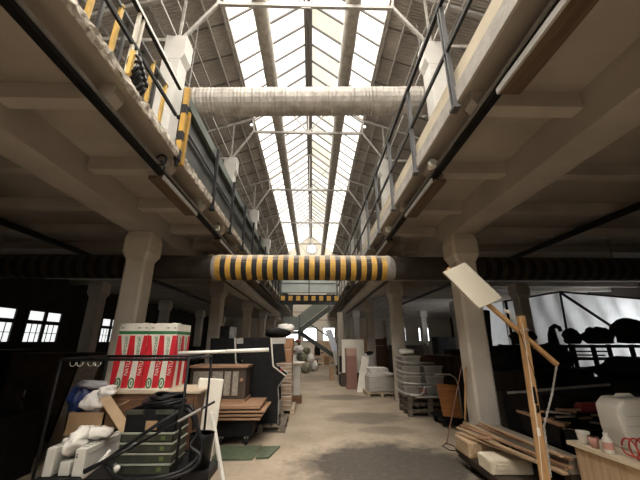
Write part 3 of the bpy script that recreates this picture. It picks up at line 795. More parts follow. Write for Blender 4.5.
# stacked trays
tr = thing('plastic_tray', 'grey green plastic tray at the bottom of the trolley stack', 'tray', (-1.62, 3.78, zd+.002), group='plastic trays on the trolley')
a, b, c, d, h = -.27, .25, -.17, .17, .085
m = MB(); m.box(a, b, c, c+.01, 0, h); m.box(a, b, d-.01, d, 0, h); m.box(a, a+.01, c, d, 0, h); m.box(b-.01, b, c, d, 0, h); m.box(a, b, c, d, 0, .01); m.build('body', 'crate', tr, local=True)
m = MB(); m.box(a-.012, b+.012, c-.012, c+.006, h-.012, h+.002); m.box(a-.012, b+.012, d-.006, d+.012, h-.012, h+.002); m.box(a-.012, a+.006, c, d, h-.012, h+.002); m.box(b-.006, b+.012, c, d, h-.012, h+.002); m.build('rim', 'crate_lip', tr, local=True)
m = MB(); m.box(.13, .17, c-.004, c, .02, .055); m.build('green_label', 'crate_green', tr, local=True)
tl = ['second grey green tray from the bottom of the trolley stack', 'third grey green tray from the bottom of the trolley stack', 'grey green tray below the black bin on the trolley']
for k in range(3): dup(tr, (-1.62+R(-.01, .01), 3.78, zd+.002+.0885*(k+1)), tl[k], R(-.02, .02))
t = thing('black_bin', 'black plastic bin on top of the tray stack, under the hose coil', 'bin', (-1.62, 3.78, .80))
z = zd+.0885*4+.001
m = MB(); m.box(-1.87, -1.36, 3.62, 3.64, z, z+.2); m.box(-1.87, -1.36, 3.93, 3.95, z, z+.2); m.box(-1.87, -1.85, 3.62, 3.95, z, z+.2); m.box(-1.38, -1.36, 3.62, 3.95, z, z+.2); m.box(-1.87, -1.36, 3.62, 3.95, z, z+.015); m.build('body', 'black', t, bevel=.006)
m = MB(); m.box(-1.66, -1.55, 3.612, 3.62, z+.02, z+.1); m.build('card_label', 'card', t)
m = MB(); m.box(-1.57, -1.36, 3.60, 3.62, z+.16, z+.20); m.box(-1.87, -1.70, 3.60, 3.62, z+.16, z+.20); m.build('rim', 'crate', t)
t = thing('side_bin', 'black rounded bin on the deck beside the tray stack', 'bin', (-1.25, 3.95, .5))
m = MB(); m.lathe([(.0, 0), (.10, 0), (.12, .27), (.125, .30), (.105, .30), (.1, .28), (0, .28)], (-1.12, 3.72, .46), 20); m.build('drum', 'black_gloss', t, smooth=True)
m = MB(); m.box(-1.24, -.98, 3.58, 3.9, .38, .46); m.build('foot_plate', 'black', t)
m = MB(); m.box(-1.2, -1.04, 3.64, 3.8, 0, .38); m.build('stand', 'black', t)
# hoses
t = thing('hose_coil', 'black hose coil lying on the black bin with loops hanging round the trays', 'hose', (-1.6, 3.75, 1.0))
rng = random.Random(4)
for k in range(9):
    m = MB(); ax, ay = .22-.012*k+rng.uniform(-.015, .015), .15+rng.uniform(-.02, .02)
    z = 1.026+.011*k
    m.tube([(-1.58+ax*math.cos(q)+.02*(k % 3), 3.78+ay*math.sin(q), z+.012*math.sin(q*2+k)) for q in [2*math.pi*j/28 for j in range(29)]], .0135, 8)
    m.build('turn', 'hose', t, smooth=True)
for k, pts in enumerate([[(-1.40, 3.62, 1.02), (-1.22, 3.55, 1.04), (-1.14, 3.55, .92), (-1.12, 3.56, .80), (-1.16, 3.52, .70), (-1.05, 3.5, .62), (-1.12, 3.46, .52), (-1.35, 3.40, .47), (-1.62, 3.40, .46), (-1.80, 3.42, .50), (-1.88, 3.46, .58)],
                         [(-1.36, 3.62, 1.03), (-1.20, 3.52, .99), (-1.10, 3.52, .84), (-1.05, 3.52, .66), (-1.18, 3.45, .53), (-1.42, 3.38, .49), (-1.70, 3.38, .49), (-1.86, 3.42, .56), (-1.84, 3.40, .64), (-1.5, 3.42, .88), (-1.30, 3.5, 1.0)],
                         [(-1.30, 3.66, .98), (-1.19, 3.6, .92), (-1.17, 3.6, .82)]]):
    # smooth the run
    P = [Vector(p) for p in pts]; sm = []
    for i in range(len(P)-1):
        p0, p1, p2, p3 = P[max(i-1, 0)], P[i], P[i+1], P[min(i+2, len(P)-1)]
        for j in range(6):
            u = j/6; sm.append(.5*((2*p1)+(p2-p0)*u+(2*p0-5*p1+4*p2-p3)*u*u+(3*p1-p0-3*p2+p3)*u**3))
    sm.append(P[-1])
    m = MB(); m.tube(sm, .017, 8); m.build('hanging_loop', 'hose', t, smooth=True)
t = thing('black_lance', 'long black rod slanting across the trays towards the white slab', 'rod', (-1.5, 3.36, .8))
m = MB(); m.tube([(-2.0, 3.36, .56), (-1.62, 3.36, .745)], .018, 10); m.tube([(-1.62, 3.36, .745), (-.93, 3.38, 1.105)], .011, 10); m.build('shaft', 'black_gloss', t, smooth=True)
m = MB(); m.tube([(-2.02, 3.36, .55), (-1.93, 3.36, .594)], .022, 10); m.build('grip', 'black', t)
m = MB(); m.tube([(-1.25, 3.37, .94), (-1.05, 3.375, 1.045)], .0125, 10); m.build('bright_section', 'steel', t)
m = MB(); m.tube([(-2.10, 3.47, .47), (-2.0, 3.52, .55), (-1.93, 3.56, .66)], [.022, .022, .02], 10)
tag(m.build('grey_tube', 'grey_board', smooth=True), 'short pale grey tube poking up beside the slim panels', 'tube')
tag(MB().blob((-1.83, 3.53, .515), (.03, .03, .03), 8, .1).build('white_ball', 'white_plastic', smooth=True), 'small white cap beside the lowest tray', 'cap')
# brown cabinet with the insulation packs
t = thing('wooden_cabinet', 'brown wooden cabinet carrying the insulation packs', 'cabinet', (-2.05, 4.65, 0))
MB().box(-2.66, -1.42, 4.36, 4.95, .05, 1.04).build('body', 'wood_cab', t, bevel=.006)
MB().box(-2.70, -1.38, 4.33, 4.97, 1.04, 1.07).build('top', 'wood_top', t, bevel=.004)
MB().box(-2.62, -1.46, 4.40, 4.92, 0, .05).build('plinth', 'dark_wood', t)
for a, b in ((-2.62, -2.06), (-2.02, -1.46)):
    o = MB().box(a, b, 4.345, 4.36, .12, .98).build('door', 'wood_cab', t, bevel=.003)
    MB().tube([(b-.06 if a < -2.1 else a+.06, 4.345, .6), (b-.06 if a < -2.1 else a+.06, 4.325, .6)], .012, 10).build('knob', 'steel', o)
def poly_on(m, pts, mi, front, x0, W, y, z0, H):
    q = [(x0+s*W, y, z0+tt*H) if front else (x0, y+s*W, z0+tt*H) for s, tt in pts]
    m.add(q, [tuple(range(len(q)))], mi)
def face_pattern(m, front, x0, W, y, z0, H):
    P = lambda pts, mi: poly_on(m, pts, mi, front, x0, W, y, z0, H)
    P([(0, .835), (1, .835), (1, .885), (0, .885)], 2)
    P([(0, .03), (.15, .03), (.24, .5), (.10, .815), (0, .815)], 1)
    P([(.37, .03), (.585, .03), (.64, .5), (.57, .815), (.40, .815), (.385, .5)], 1)
    P([(.80, .03), (1, .03), (1, .815), (.86, .815), (.82, .5)], 1)
def oval(m, front, x0, y, cx, cz, rx, rz, mi):
    pts = [(cx+rx*math.cos(2*math.pi*k/20), cz+rz*math.sin(2*math.pi*k/20)) for k in range(20)]
    m.add([(p[0], y, p[1]) if front else (x0, p[0], p[1]) for p in pts], [tuple(range(20))], mi)
def pack(x0, x1, y0, y1, label, side=False):
    z0, H = 1.072, .81; W = x1-x0
    t = thing('insulation_pack', label, 'insulation pack', ((x0+x1)/2, (y0+y1)/2, z0), group='insulation packs on the cabinet')
    m = MB(); m.box(x0, x1, y0, y1, z0, z0+H, 0)
    face_pattern(m, True, x0, W, y0-.0015, z0, H)
    for c in (.265, .70): oval(m, True, 0, y0-.002, x0+(c-.01)*W, z0+.10*H, .042*W/.4, .065, 2); oval(m, True, 0, y0-.003, x0+(c-.01)*W, z0+.10*H, .022*W/.4, .045, 0); oval(m, True, 0, y0-.004, x0+(c-.01)*W, z0+.10*H, .010*W/.4, .03, 2)
    D = y1-y0
    face_pattern(m, False, x1+.0015, D, y0, z0, H)
    m.build('wrapped_slabs', ['pack_white', 'pack_red', 'pack_green'], t)
    # lettering reads upwards
    for c in (.29, .73):
        mt = Matrix(((0, -1, 0, x0+c*W-wloc(t).x), (0, 0, -1, y0-.003-wloc(t).y), (1, 0, 0, .62*H), (0, 0, 0, 1)))
        text('hiparocell', .074, 'pack_green', t, mt, 'green_lettering')
    for c in (.50, .93):
        mt = Matrix(((.09, -.996, 0, x0+c*W-wloc(t).x), (0, 0, -1, y0-.003-wloc(t).y), (.996, .09, 0, .36*H), (0, 0, 0, 1)))
        text('NATURE', .064, 'pack_white', t, mt, 'white_lettering')
    m = MB()
    for a, b in ((.06, .16), (.62, .72), (.88, .95)): m.box(x0+a*W, x0+b*W, y0-.002, y0, z0+.925*H, z0+.945*H)
    m.build('small_print', 'steel', t)
    if side:
        for c in (.28, .72):
            mt = Matrix(((0, 0, 1, x1+.003-wloc(t).x), (0, -1, 0, y0+c*D-wloc(t).y), (1, 0, 0, .62*H), (0, 0, 0, 1)))
            mt = Matrix(((0, 0, 1, x1+.003-wloc(t).x), (0, 1, 0, y0+c*D-wloc(t).y), (1, 0, 0, .62*H), (0, 0, 0, 1)))
            mt = Matrix(((0, 0, 1, x1+.003-wloc(t).x), (0, -1, 0, y0+c*D-wloc(t).y), (1, 0, 0, .62*H), (0, 0, 0, 1))) @ Matrix.Identity(4)
            mt[0][0], mt[1][0], mt[2][0] = 0, 0, 1
            mt[0][1], mt[1][1], mt[2][1] = 0, -1, 0
            text('hiparocell', .074, 'pack_green', t, mt, 'green_lettering')
    m = MB(); m.box(x0+.02, x1-.02, y0+.1, y0+.16, z0+H, z0+H+.012); m.blob(((x0+x1)/2+.1, y0+.1, z0+H), (.05, .06, .018), 2, .3); m.build('film_fold', 'pack_white', t)
    return t
pack(-2.56, -2.175, 4.42, 4.9, 'red, white and green insulation pack farther from the nave on the cabinet')
pack(-2.165, -1.80, 4.42, 4.9, 'red, white and green insulation pack nearer the nave, its side also showing', True)
m = MB(); m.tube([(-1.70, 4.30, 1.515), (-1.10, 4.32, 1.535)], .02, 12); m.tube([(-1.10, 4.32, 1.535), (-.56, 4.34, 1.555)], .0235, 12)
tag(m.build('white_tube', 'white_plastic', smooth=True), 'long white tube laid over the trolley rail, pointing into the nave', 'tube')
# white slab and batten
t = thing('white_slab', 'thick white upholstered slab leaning upright beside the trolley', 'slab', (-1.2, 4.45, 0))
m = MB(); mt = Matrix.Rotation(math.radians(20), 3, 'Z') @ Matrix.Rotation(math.radians(-8), 3, 'X') @ Matrix.Rotation(math.radians(5), 3, 'Y')
m.obox((-1.40, 4.66, .60), (.33, .10, 1.16), mt); m.build('slab', 'white_board', t, bevel=.02)
m = MB(); m.bar((-1.215, 4.36, .80), (-.945, 4.24, 0), .045, .03); m.tube([(-1.225, 4.36, .77), (-1.225, 4.36, .83)], .028, 10)
tag(m.build('white_batten', 'white_plastic', bevel=.004), 'white batten leaning on the upright white slab', 'batten')

# glazed display cabinet
t = thing('display_cabinet', 'dark brown cabinet with pale panel doors beside the arcade machine', 'cabinet', (-1.65, 6.5, 0))
MB().box(-2.2, -1.2, 6.25, 6.75, .68, 1.2).build('body', 'dark_wood', t)
MB().box(-2.24, -1.17, 6.2, 6.78, 1.2, 1.235).build('top', 'boardstack', t)
for a, b in ((-2.14, -1.84), (-1.80, -1.62), (-1.58, -1.47), (-1.43, -1.33)): MB().box(a, b, 6.235, 6.25, .74, 1.14).build('door_panel', 'greywood', t)
MB().box(-2.22, -1.18, 6.22, 6.76, .63, .68).build('base_board', 'boardstack', t)
MB().tube([(-1.27, 6.25, 1.0), (-1.27, 6.22, 1.0)], .03, 12).build('brass_knob', 'boardstack', t)
# boards stacked on a black dolly
t = thing('black_dolly', 'black wheeled bin under the stacked brown boards', 'dolly', (-1.3, 6.0, 0))
MB().box(-1.62, -1.0, 6.06, 6.8, .14, .40).build('tub', 'black', t, bevel=.01)
MB().box(-1.66, -.96, 6.02, 6.84, .36, .41).build('rim', 'black_gloss', t, bevel=.006)
for x in (-1.52, -1.1):
    for y in (6.14, 6.7):
        MB().tube([(x-.02, y, .065), (x+.02, y, .065)], .065, 16).build('wheel', 'black', t)
        MB().box(x-.035, x+.035, y-.03, y+.03, .1, .15).build('fork', 'chrome', t)
bl = ['thick brown board at the bottom of the stack on the black dolly', 'brown board second from the bottom on the black dolly', 'brown board third from the bottom on the black dolly', 'wide brown board on top of the stack below the cabinet']
for k in range(4):
    z = .412+.056*k
    tag(MB().box(-1.85+.05*(k % 2), -.86+.04*(k % 3), 5.92, 6.85-.03*k, z, z+(.03 if k < 3 else .05)).build('brown_board', 'boardstack', bevel=.003), bl[k], 'board', 'brown boards on the dolly')
    if k < 3:
        tag(MB().box(-1.6, -1.5, 6.05, 6.6, z+.0305, z+.0555).build('spacer_batten', 'dark_wood'), ['spacer batten on the bottom brown board', 'spacer batten on the second brown board', 'spacer batten below the top brown board'][k], 'batten', 'spacers in the board stack')
for x0, x1, y0, y1, k in ((-1.46, -.83, 5.38, 6.0, 0), (-.80, -.60, 5.44, 5.98, 1)):
    m = MB(); m.prism([(x0-.02*k, y0), (x1-.03, y0+.02), (x1+.03+.06*k, y1), (x0-.02+.04*k, y1)], 'Z', .002, .03)
    tag(m.build('green_sheet', 'floor_green', bevel=.002), ['large green sheet lying on the floor before the black dolly', 'small green sheet lying on the floor towards the nave'][k], 'sheet', 'green sheets on the floor')

# pallets
def pallet(name, x, y, z, w, d, label, mat='pallet', group=None, rz=0.):
    t = thing(name, label, 'pallet', (x, y, z), rz, group)
    m = MB()
    for k in range(7): a = -w/2+(w-.1)*k/6; m.box(a, a+.1, -d/2, d/2, .115, .137)
    for yy in (-d/2, -.05, d/2-.1): m.box(-w/2, w/2, yy, yy+.1, .095, .115)
    m.build('deck_boards', mat, t, local=True)
    for a in (-w/2, -.05, w/2-.1):
        for yy in (-d/2, -.05, d/2-.1): MB().box(a, a+.1, yy, yy+.1, .02, .095).build('block', mat, t, local=True)
    m = MB()
    for yy in (-d/2, -.05, d/2-.1): m.box(-w/2, w/2, yy, yy+.1, 0, .02)
    m.build('bottom_boards', mat, t, local=True)
    return t
pallet('wooden_pallet', -.98, 7.35, 0, .95, 1.0, 'dark wooden pallet under the nearer arcade machine')
# arcade machines
def arcade(dx, y, z, label, dy=.62):
    t = thing('arcade_cabinet', label, 'arcade machine', (dx-1.05, y+dy/2, z), group='arcade machines')
    prof = [(-1.36, z), (-.66, z), (-.665, z+.45), (-.68, z+.60), (-.66, z+.68), (-.53, z+.86), (-.79, z+1.04), (-.86, z+1.60), (-1.44, z+1.60)]
    prof = [(a+dx, b) for a, b in prof]
    for yy in (y, y+dy-.02): MB().prism(prof, 'Y', yy, yy+.02).build('side_panel', 'black', t)
    ins = [(prof[0][0]+.01, z+.03), (prof[1][0]-.03, z+.03), (prof[2][0]-.03, z+.45), (prof[3][0]-.03, z+.62), (prof[4][0]-.03, z+.70), (prof[5][0]-.08, z+.85), (prof[6][0]-.03, z+1.03), (prof[7][0]-.03, z+1.57), (prof[8][0]+.01, z+1.57)]
    MB().prism(ins, 'Y', y+.021, y+dy-.021).build('body', 'black_gloss', t)
    for yy in (y-.004, y+dy-.021):
        m = MB()
        for i in (5, 6):
            a, b = prof[i], prof[i+1]
            m.bar((a[0], yy+.012, a[1]), (b[0], yy+.012, b[1]), .03, .022)
        m.build('white_trim', 'white_board', t)
        m = MB()
        for i in range(1, 5):
            a, b = prof[i], prof[i+1]
            m.bar((a[0], yy+.012, a[1]), (b[0], yy+.012, b[1]), .03, .012)
        m.build('grey_trim', 'steel', t)
    sx, sz = prof[6]; tx, tz = prof[7]
    m = MB(); m.bar((sx-.02, y+dy/2, sz+.03), (tx-.015, y+dy/2, sz+.42), dy-.1, .012); m.build('screen', 'hose', t)
    m = MB(); m.bar((tx+.0, y+dy/2, tz-.13), (tx-.005, y+dy/2, tz-.01), dy-.06, .02); m.build('marquee', 'grey_board', t)
    cx, cz = prof[5]
    for k in range(3):
        m = MB(); m.tube([(cx-.12, y+.15+.15*k, cz+.07), (cx-.115, y+.15+.15*k, cz+.10)], .018, 10); m.build('button', 'pack_red', t)
    MB().tube([(cx-.15, y+.12, cz+.07), (cx-.14, y+.12, cz+.17)], .012, 8).build('joystick', 'black', t)
    MB().box(prof[1][0]-.006, prof[1][0]+.012, y+.12, y+dy-.12, z+.12, z+.36).build('coin_door', 'steel', t)
    return t
arcade(0, 6.95, .138, 'black arcade machine with white edging, nearer to the viewer')
pallet('wooden_pallet', -2.08, 8.35, 0, .95, 1.0, 'wooden pallet under the arcade machine standing farther back')
arcade(-1.0, 8.0, .138, 'black arcade machine with white edging, standing farther back')
t = thing('upright_case', 'narrow black case with a grey edge standing behind the arcade machines', 'case', (-2.3, 8.9, 0))
MB().box(-2.50, -2.24, 8.95, 9.25, 0, 2.06).build('body', 'black', t)
MB().box(-2.235, -2.12, 8.95, 9.25, 0, 2.04).build('grey_side', 'steel', t)

# tower of wrapped boxes on a pale pallet
pallet('wooden_pallet', -.72, 8.85, 0, .62, .9, 'pale wooden pallet under the tower of brown boxes', 'palewood')
zz = .138; names = ['bottom wrapped brown box in the tower behind the arcade machine', 'second wrapped box from the bottom of the tower', 'third wrapped box from the bottom of the tower', 'fourth wrapped box from the bottom of the tower', 'large brown box below the top of the tower', 'topmost brown box of the tower']
for k, h in enumerate((.27, .26, .24, .25, .34, .26)):
    dx = R(-.015, .015)
    t = thing('brown_box', names[k], 'box', (-.72, 8.85, zz), group='boxes in the tower')
    MB().box(-.97+dx, -.50+dx, 8.50, 9.2, zz+.001, zz+h-.004).build('carton', 'brownbox' if k > 3 else 'brownbox2', t, bevel=.012)
    MB().box(-.975+dx, -.495+dx, 8.495, 9.205, zz+h-.035, zz+h-.012).build('lid_edge', 'wood_top' if k > 3 else 'cloth', t, bevel=.005)
    if k < 4:
        m = MB()
        for q in range(2): m.bar((-.972+dx, 8.492, zz+h*(.25+.3*q)+R(-.02, .02)), (-.498+dx, 8.492, zz+h*(.25+.3*q)+R(-.03, .03)), .004, .022)
        m.build('film_fold', 'wrap', t)
    zz += h
t = thing('covered_roll', 'dark rounded bundle half covered by a white sheet on the box tower', 'bundle', (-.85, 8.95, zz))
m = MB(); m.blob((-.92, 8.9, zz+.13), (.34, .28, .135), 41, .2, flat=.95); m.build('bundle', 'junk_black', t, smooth=True)
m = MB(); m.blob((-.72, 8.98, zz+.24), (.24, .24, .13), 43, .3); m.build('white_sheet', 'cloth', t, smooth=True)
# white pedestal
t = thing('white_pedestal', 'white pedestal table with a wide round top beside the box tower', 'table', (-.42, 10, 0))
m = MB(); m.lathe([(0, 1.03), (.20, 1.03), (.235, 1.06), (.235, 1.09), (0, 1.09)], (-.42, 10, 0), 28); m.build('top', 'white_board', t)
m = MB(); m.box(-.53, -.33, 9.9, 10.1, .2, 1.03); m.build('pillar', 'grey_board', t, bevel=.01)
m = MB(); m.box(-.56, -.28, 9.84, 10.16, .0, .2); m.build('foot', 'wood_cab', t, bevel=.01)
# far window side: pile of goods
rng = random.Random(3)
t = thing('flower_stand', 'dusty red and white dried bouquet in a vase beyond the pedestal', 'bouquet', (-1.0, 18, 0))
m = MB(); m.lathe([(0, 0), (.2, 0), (.22, .5), (.12, .9), (.15, 1.0), (.12, 1.0), (0, .95)], (-.95, 18, 0), 16); m.build('vase', 'cloth', t, smooth=True)
for k in range(6):
    m = MB(); m.blob((-.95+rng.uniform(-.22, .22), 18+rng.uniform(-.2, .2), 1.05+.13*k), (.14, .14, .11), k, .4, 10, 7); m.build('bloom', 'redflower' if k % 2 else 'cloth', t, smooth=True)
sacks = [(-1.45, 19.2, .0, .34, 'pale'), (-.75, 20.0, 0, .38, 'white'), (-.35, 19.0, 0, .3, 'olive'), (.10, 20.5, 0, .34, 'pale'), (-.5, 19.7, .5, .32, 'olive'), (-.1, 20.1, .5, .3, 'white'), (-1.1, 19.7, .55, .32, 'olive'), (-.75, 19.8, 1.0, .28, 'pale'), (-.3, 20.0, .95, .26, 'olive')]
where = ['at the outer foot of the heap', 'at the back foot of the heap', 'at the front of the heap', 'at the nave end of the heap', 'in the middle of the heap', 'on the nave end of the heap', 'on the outer side of the heap', 'on top of the heap, outer one', 'on top of the heap, nave one']
for k, (x, y, z, r, kk) in enumerate(sacks):
    m = MB(); m.blob((x, y, z+r*.8), (r*.86, r*.86, r*.82), k+50, .3, 14, 10, flat=.94)
    tag(m.build('filled_sack', {'pale': 'cloth', 'white': 'bag', 'olive': 'foliage'}[kk], smooth=True), f'{kk} filled sack before the stairs, {where[k]}', 'sack', 'sacks in the heap before the stairs')
t = thing('office_chair', 'black office chair with armrests standing alone at the far end of the aisle', 'chair', (.42, 25, 0))
MB().box(.2, .62, 24.8, 24.88, .7, 1.25).build('backrest', 'black', t, bevel=.04)
MB().blob((.35, 24.85, 1.32), (.12, .1, .13), 3, .2).build('headrest', 'junk_brown', t, smooth=True)
MB().box(.15, .68, 24.85, 25.3, .42, .54).build('seat', 'greycloth', t, bevel=.04)
m = MB(); m.bar((.65, 24.9, .85), (.85, 24.75, .92), .07, .05); m.build('armrest', 'black', t)
MB().tube([(.42, 25.05, .1), (.42, 25.05, .42)], .035, 10).build('column_tube', 'black', t)
m = MB()
for k in range(5): m.bar((.42, 25.05, .1), (.42+.3*math.cos(k*1.257), 25.05+.3*math.sin(k*1.257), .04), .05, .05)
m.build('star_base', 'black', t)
tag(MB().box(.92, 1.3, 25.3, 25.65, 0, .62).build('brown_carton', 'card', bevel=.01), 'brown carton standing beside the black office chair', 'box')
t = thing('picture_panel', 'peach coloured panel with two round motifs near the far wall', 'panel', (.95, 26.3, 0))
MB().box(.15, 1.8, 26.3, 26.34, .15, 1.75).build('board', 'peach', t)
for x, z in ((.65, 1.15), (1.3, .95)):
    m = MB(); m.tube([(x, 26.285, z), (x, 26.3, z)], .25, 20); m.build('round_motif', 'foam', t)
m = MB(); m.box(.3, .36, 26.34, 26.9, 0, .5); m.box(1.55, 1.61, 26.34, 26.9, 0, .5); m.box(.3, .36, 26.26, 26.9, 0, .15); m.box(1.55, 1.61, 26.26, 26.9, 0, .15); m.build('foot', 'dark_wood', t)
t = thing('lilac_plank', 'tall pale lilac plank leaning in front of the stairs', 'plank', (1.35, 19.2, 0))
m = MB(); m.bar((1.75, 19.0, 0), (.98, 19.8, 2.35), .36, .05, up=(0, -1, .3)); m.build('plank', 'lilac', t)
t = thing('white_chair', 'white and black folded chair among the goods before the stairs', 'chair', (1.65, 18.4, 0))
m = MB(); m.bar((1.35, 18.3, .45), (1.85, 18.3, .5), .4, .05); m.build('seat', 'white_plastic', t)
m = MB(); m.bar((1.4, 18.5, .5), (1.3, 18.6, 1.15), .36, .04); m.build('backrest', 'white_plastic', t)
for x in (1.4, 1.8):
    for y in (18.15, 18.45): MB().bar((x, y, 0), (x, y, .48), .03).build('leg', 'black', t)
tag(MB().blob((1.55, 17.6, .28), (.3, .3, .32), 71, .35, flat=.87).build('black_bag', 'junk_black', smooth=True), 'black rubbish bag before the white folded chair', 'bag')

# ------------------------------------------------------------------ tent side middle ground
t = thing('terracotta_cabinet', 'tall narrow terracotta cabinet with a pink top near the far tent side wall', 'cabinet', (1.42, 12.8, 0))
MB().box(1.3, 1.68, 12.6, 13.1, 0, 1.16).build('body', 'terracotta', t, bevel=.01)
MB().box(1.29, 1.69, 12.59, 13.11, 1.16, 1.42).build('drawer_box', 'terracotta_top', t, bevel=.01)
tag(MB().box(1.2, 2.1, 13.4, 13.44, .5, 1.75).build('upright_board', 'white_board'), 'upright white board behind the terracotta cabinet', 'board')
tag(MB().box(1.15, 2.15, 13.38, 13.6, 0, .495).build('low_bench', 'dark_wood'), 'low dark bench carrying the upright white board', 'bench')
def lean(name, x0, x1, yb, yt, h, mat, label, th=.03, skew=.25):
    m = MB(); 
    m.add([(x0, yb, 0), (x1, yb, 0), (x1+skew, yt, h), (x0+skew, yt, h), (x0, yb+th, 0), (x1, yb+th, 0), (x1+skew, yt+th, h), (x0+skew, yt+th, h)], [(0, 1, 2, 3), (7, 6, 5, 4), (0, 4, 5, 1), (1, 5, 6, 2), (2, 6, 7, 3), (3, 7, 4, 0)])
    return tag(m.build(name, mat, bevel=.004), label, 'panel')
lean('pale_board', 1.56, 1.84, 11.9, 12.3, 1.14, 'white_board', 'pale panel leaning in front of the terracotta cabinet', .06, .27)
lean('metal_sheet', 1.95, 2.3, 12.2, 12.5, 1.25, 'grey_board', 'light grey panel leaning beside the wrapped pallet', .03, .02)
lean('dark_gap_sheet', 1.72, 1.95, 12.62, 12.8, .95, 'black_gloss', 'black sheet standing in for the dark gap between the two leaning pale panels', .02, .12)  # black sheet stands in for the shaded gap between the panels
tag(MB().blob((2.12, 12.15, 1.27), (.14, .1, .07), 81, .5).build('black_cable', 'junk_black', smooth=True), 'tangle of black cable on top of the light grey panel', 'cable')
m = MB(); m.box(2.0, 2.28, 13.6, 13.85, 0, 1.85); tag(m.build('timber_post', 'boardstack', bevel=.01), 'thick bare timber post standing behind the leaning panels', 'post')
t = thing('low_partition', 'brown boarded low partition behind the leaning panels', 'partition', (2.0, 15, 0))
for k in range(6): MB().box(1.15, 3.4, 15.0, 15.06, .3*k, .3*k+.285).build('board', 'wood_cab', t)
for x in (1.2, 2.3, 3.35): MB().box(x-.05, x+.05, 15.06, 15.16, 0, 1.85).build('post', 'dark_wood', t)
m = MB(); m.box(1.12, 1.36, 14.2, 14.4, 0, 2.9); tag(m.build('grey_pillar', 'greywood', bevel=.01), 'narrow grey pillar beside the dark stool', 'pillar')
t = thing('dark_stool', 'dark stool with a tall back panel beside the grey pillar', 'stool', (1.28, 13.75, 0))
MB().box(1.12, 1.44, 13.66, 14.0, .42, .47).build('seat', 'grey_tub', t)
MB().box(1.14, 1.42, 13.96, 14.0, .47, 1.1).build('backrest', 'junk_black', t)
for x in (1.14, 1.42):
    for y in (13.68, 13.98): MB().box(x-.015, x+.015, y-.015, y+.015, 0, .42).build('leg', 'black', t)
tag(MB().box(.82, 1.0, 15.4, 15.8, 0, .55).build('small_carton', 'card', bevel=.008), 'small brown carton at the foot of the stairs', 'box')

# wrapped pallet load
pallet('wooden_pallet', 2.22, 11.3, 0, .95, .9, 'pale wooden pallet under the load wrapped in film', 'palewood')
t = thing('wrapped_load', 'pallet load of pale boxes wrapped in cloudy film', 'load', (2.22, 11.3, .138))
MB().box(1.82, 2.64, 10.92, 11.68, .14, .60).build('lower_boxes', 'wrap', t, bevel=.04, seg=3)
m = MB()
for k in range(4): m.box(1.88+R(-.03, .03), 2.50+R(-.03, .05), 10.97, 11.62, .61+.06*k, .665+.06*k)
m.build('upper_sheets', 'cloth', t, bevel=.01)
m = MB()
for k in range(6): m.tube([(1.81, 10.91, .16+.07*k+R(-.0, .03)), (2.2, 10.895, .2+.06*k+R(-.03, .06)), (2.65, 10.91, .16+.07*k+R(-.0, .04))], .012, 6)
m.blob((2.5, 11.0, .66), (.18, .16, .06), 4, .5); m.build('film_folds', 'cloth', t, smooth=True)

# pallets, tubs and white bed frames
PX_, PY_ = 2.78, 8.55
for k in range(3): pallet('stacked_pallet', PX_, PY_, .1385*k, 1.05, .85, ['bottom pallet of the stack below the grey tubs', 'middle pallet of the stack below the grey tubs', 'top pallet of the stack below the grey tubs'][k], 'pallet', 'pallets below the tubs', R(-.03, .03))
tb = None
wheres = [['bottom', 'lower middle', 'upper middle', 'top'], ['bottom', 'lower middle', 'top']]
for c, (x, n) in enumerate(((2.46, 4), (3.0, 3))):
    for k in range(n):
        lab = f'grey plastic tub, {wheres[c][k]} one of the {"nave side" if c == 0 else "column side"} stack'
        loc = (x+R(-.015, .015), 8.6, .4165+.2265*k)
        if tb is None:
            tb = thing('grey_tub', lab, 'tub', loc, group='grey tubs on the pallets')
            w, d, h = .23, .3, .22
            m = MB(); m.add([(-w+.03, -d+.03, 0), (w-.03, -d+.03, 0), (w-.03, d-.03, 0), (-w+.03, d-.03, 0), (-w, -d, h), (w, -d, h), (w, d, h), (-w, d, h)], [(3, 2, 1, 0), (0, 1, 5, 4), (1, 2, 6, 5), (2, 3, 7, 6), (3, 0, 4, 7), (4, 5, 6, 7)]); m.build('body', 'grey_tub', tb, local=True)
            m = MB(); m.box(-w-.012, w+.012, -d-.012, d+.012, h-.03, h); m.build('rim', 'grey_board', tb, local=True, bevel=.004)
        else: dup(tb, loc, lab)
tag(MB().blob((2.45, 8.6, 1.40), (.2, .2, .085), 91, .4, flat=.9).build('crumpled_film', 'bag', smooth=True), 'crumpled white film on the nave side stack of tubs', 'film')
fr = None
for k in range(4):
    lab = ['white tube frame leaning lowest against the grey tubs', 'white tube frame second from below against the grey tubs', 'white tube frame third from below against the grey tubs', 'white tube frame topmost against the grey tubs'][k]
    loc = (2.2, 8.1, .475+.232*k)
    if fr is None:
        fr = thing('tube_frame', lab, 'frame', loc, group='white frames on the tubs')
        m = MB(); m.tube([(.75, -.02, 0), (.25, -.03, .0), (.1, .0, .01), (0, .12, .02), (-.02, .3, .03), (-.03, .7, .06)], .014, 8); m.build('tube', 'chrome', fr, local=True, smooth=True)
    else: dup(fr, loc, lab)
m = MB(); m.tube([(2.3, 8.03, .465), (2.5, 8.03, .47), (2.62, 8.02, .54), (2.63, 8.02, .64), (2.95, 8.05, .66)], .016, 8)
tag(m.build('bent_tube', 'chrome', smooth=True), 'bent white tube lying over the pallet stack', 'tube')
tag(MB().box(2.58, 2.72, 8.12, 8.24, .448, .62).build('red_tin', 'terracotta', bevel=.01), 'small red tin in front of the column side tubs', 'tin')
tag(MB().box(2.42, 3.2, 8.0, 8.26, .4165, .446).build('grey_plank', 'grey_board'), 'grey plank lying on the front of the pallet stack', 'plank')
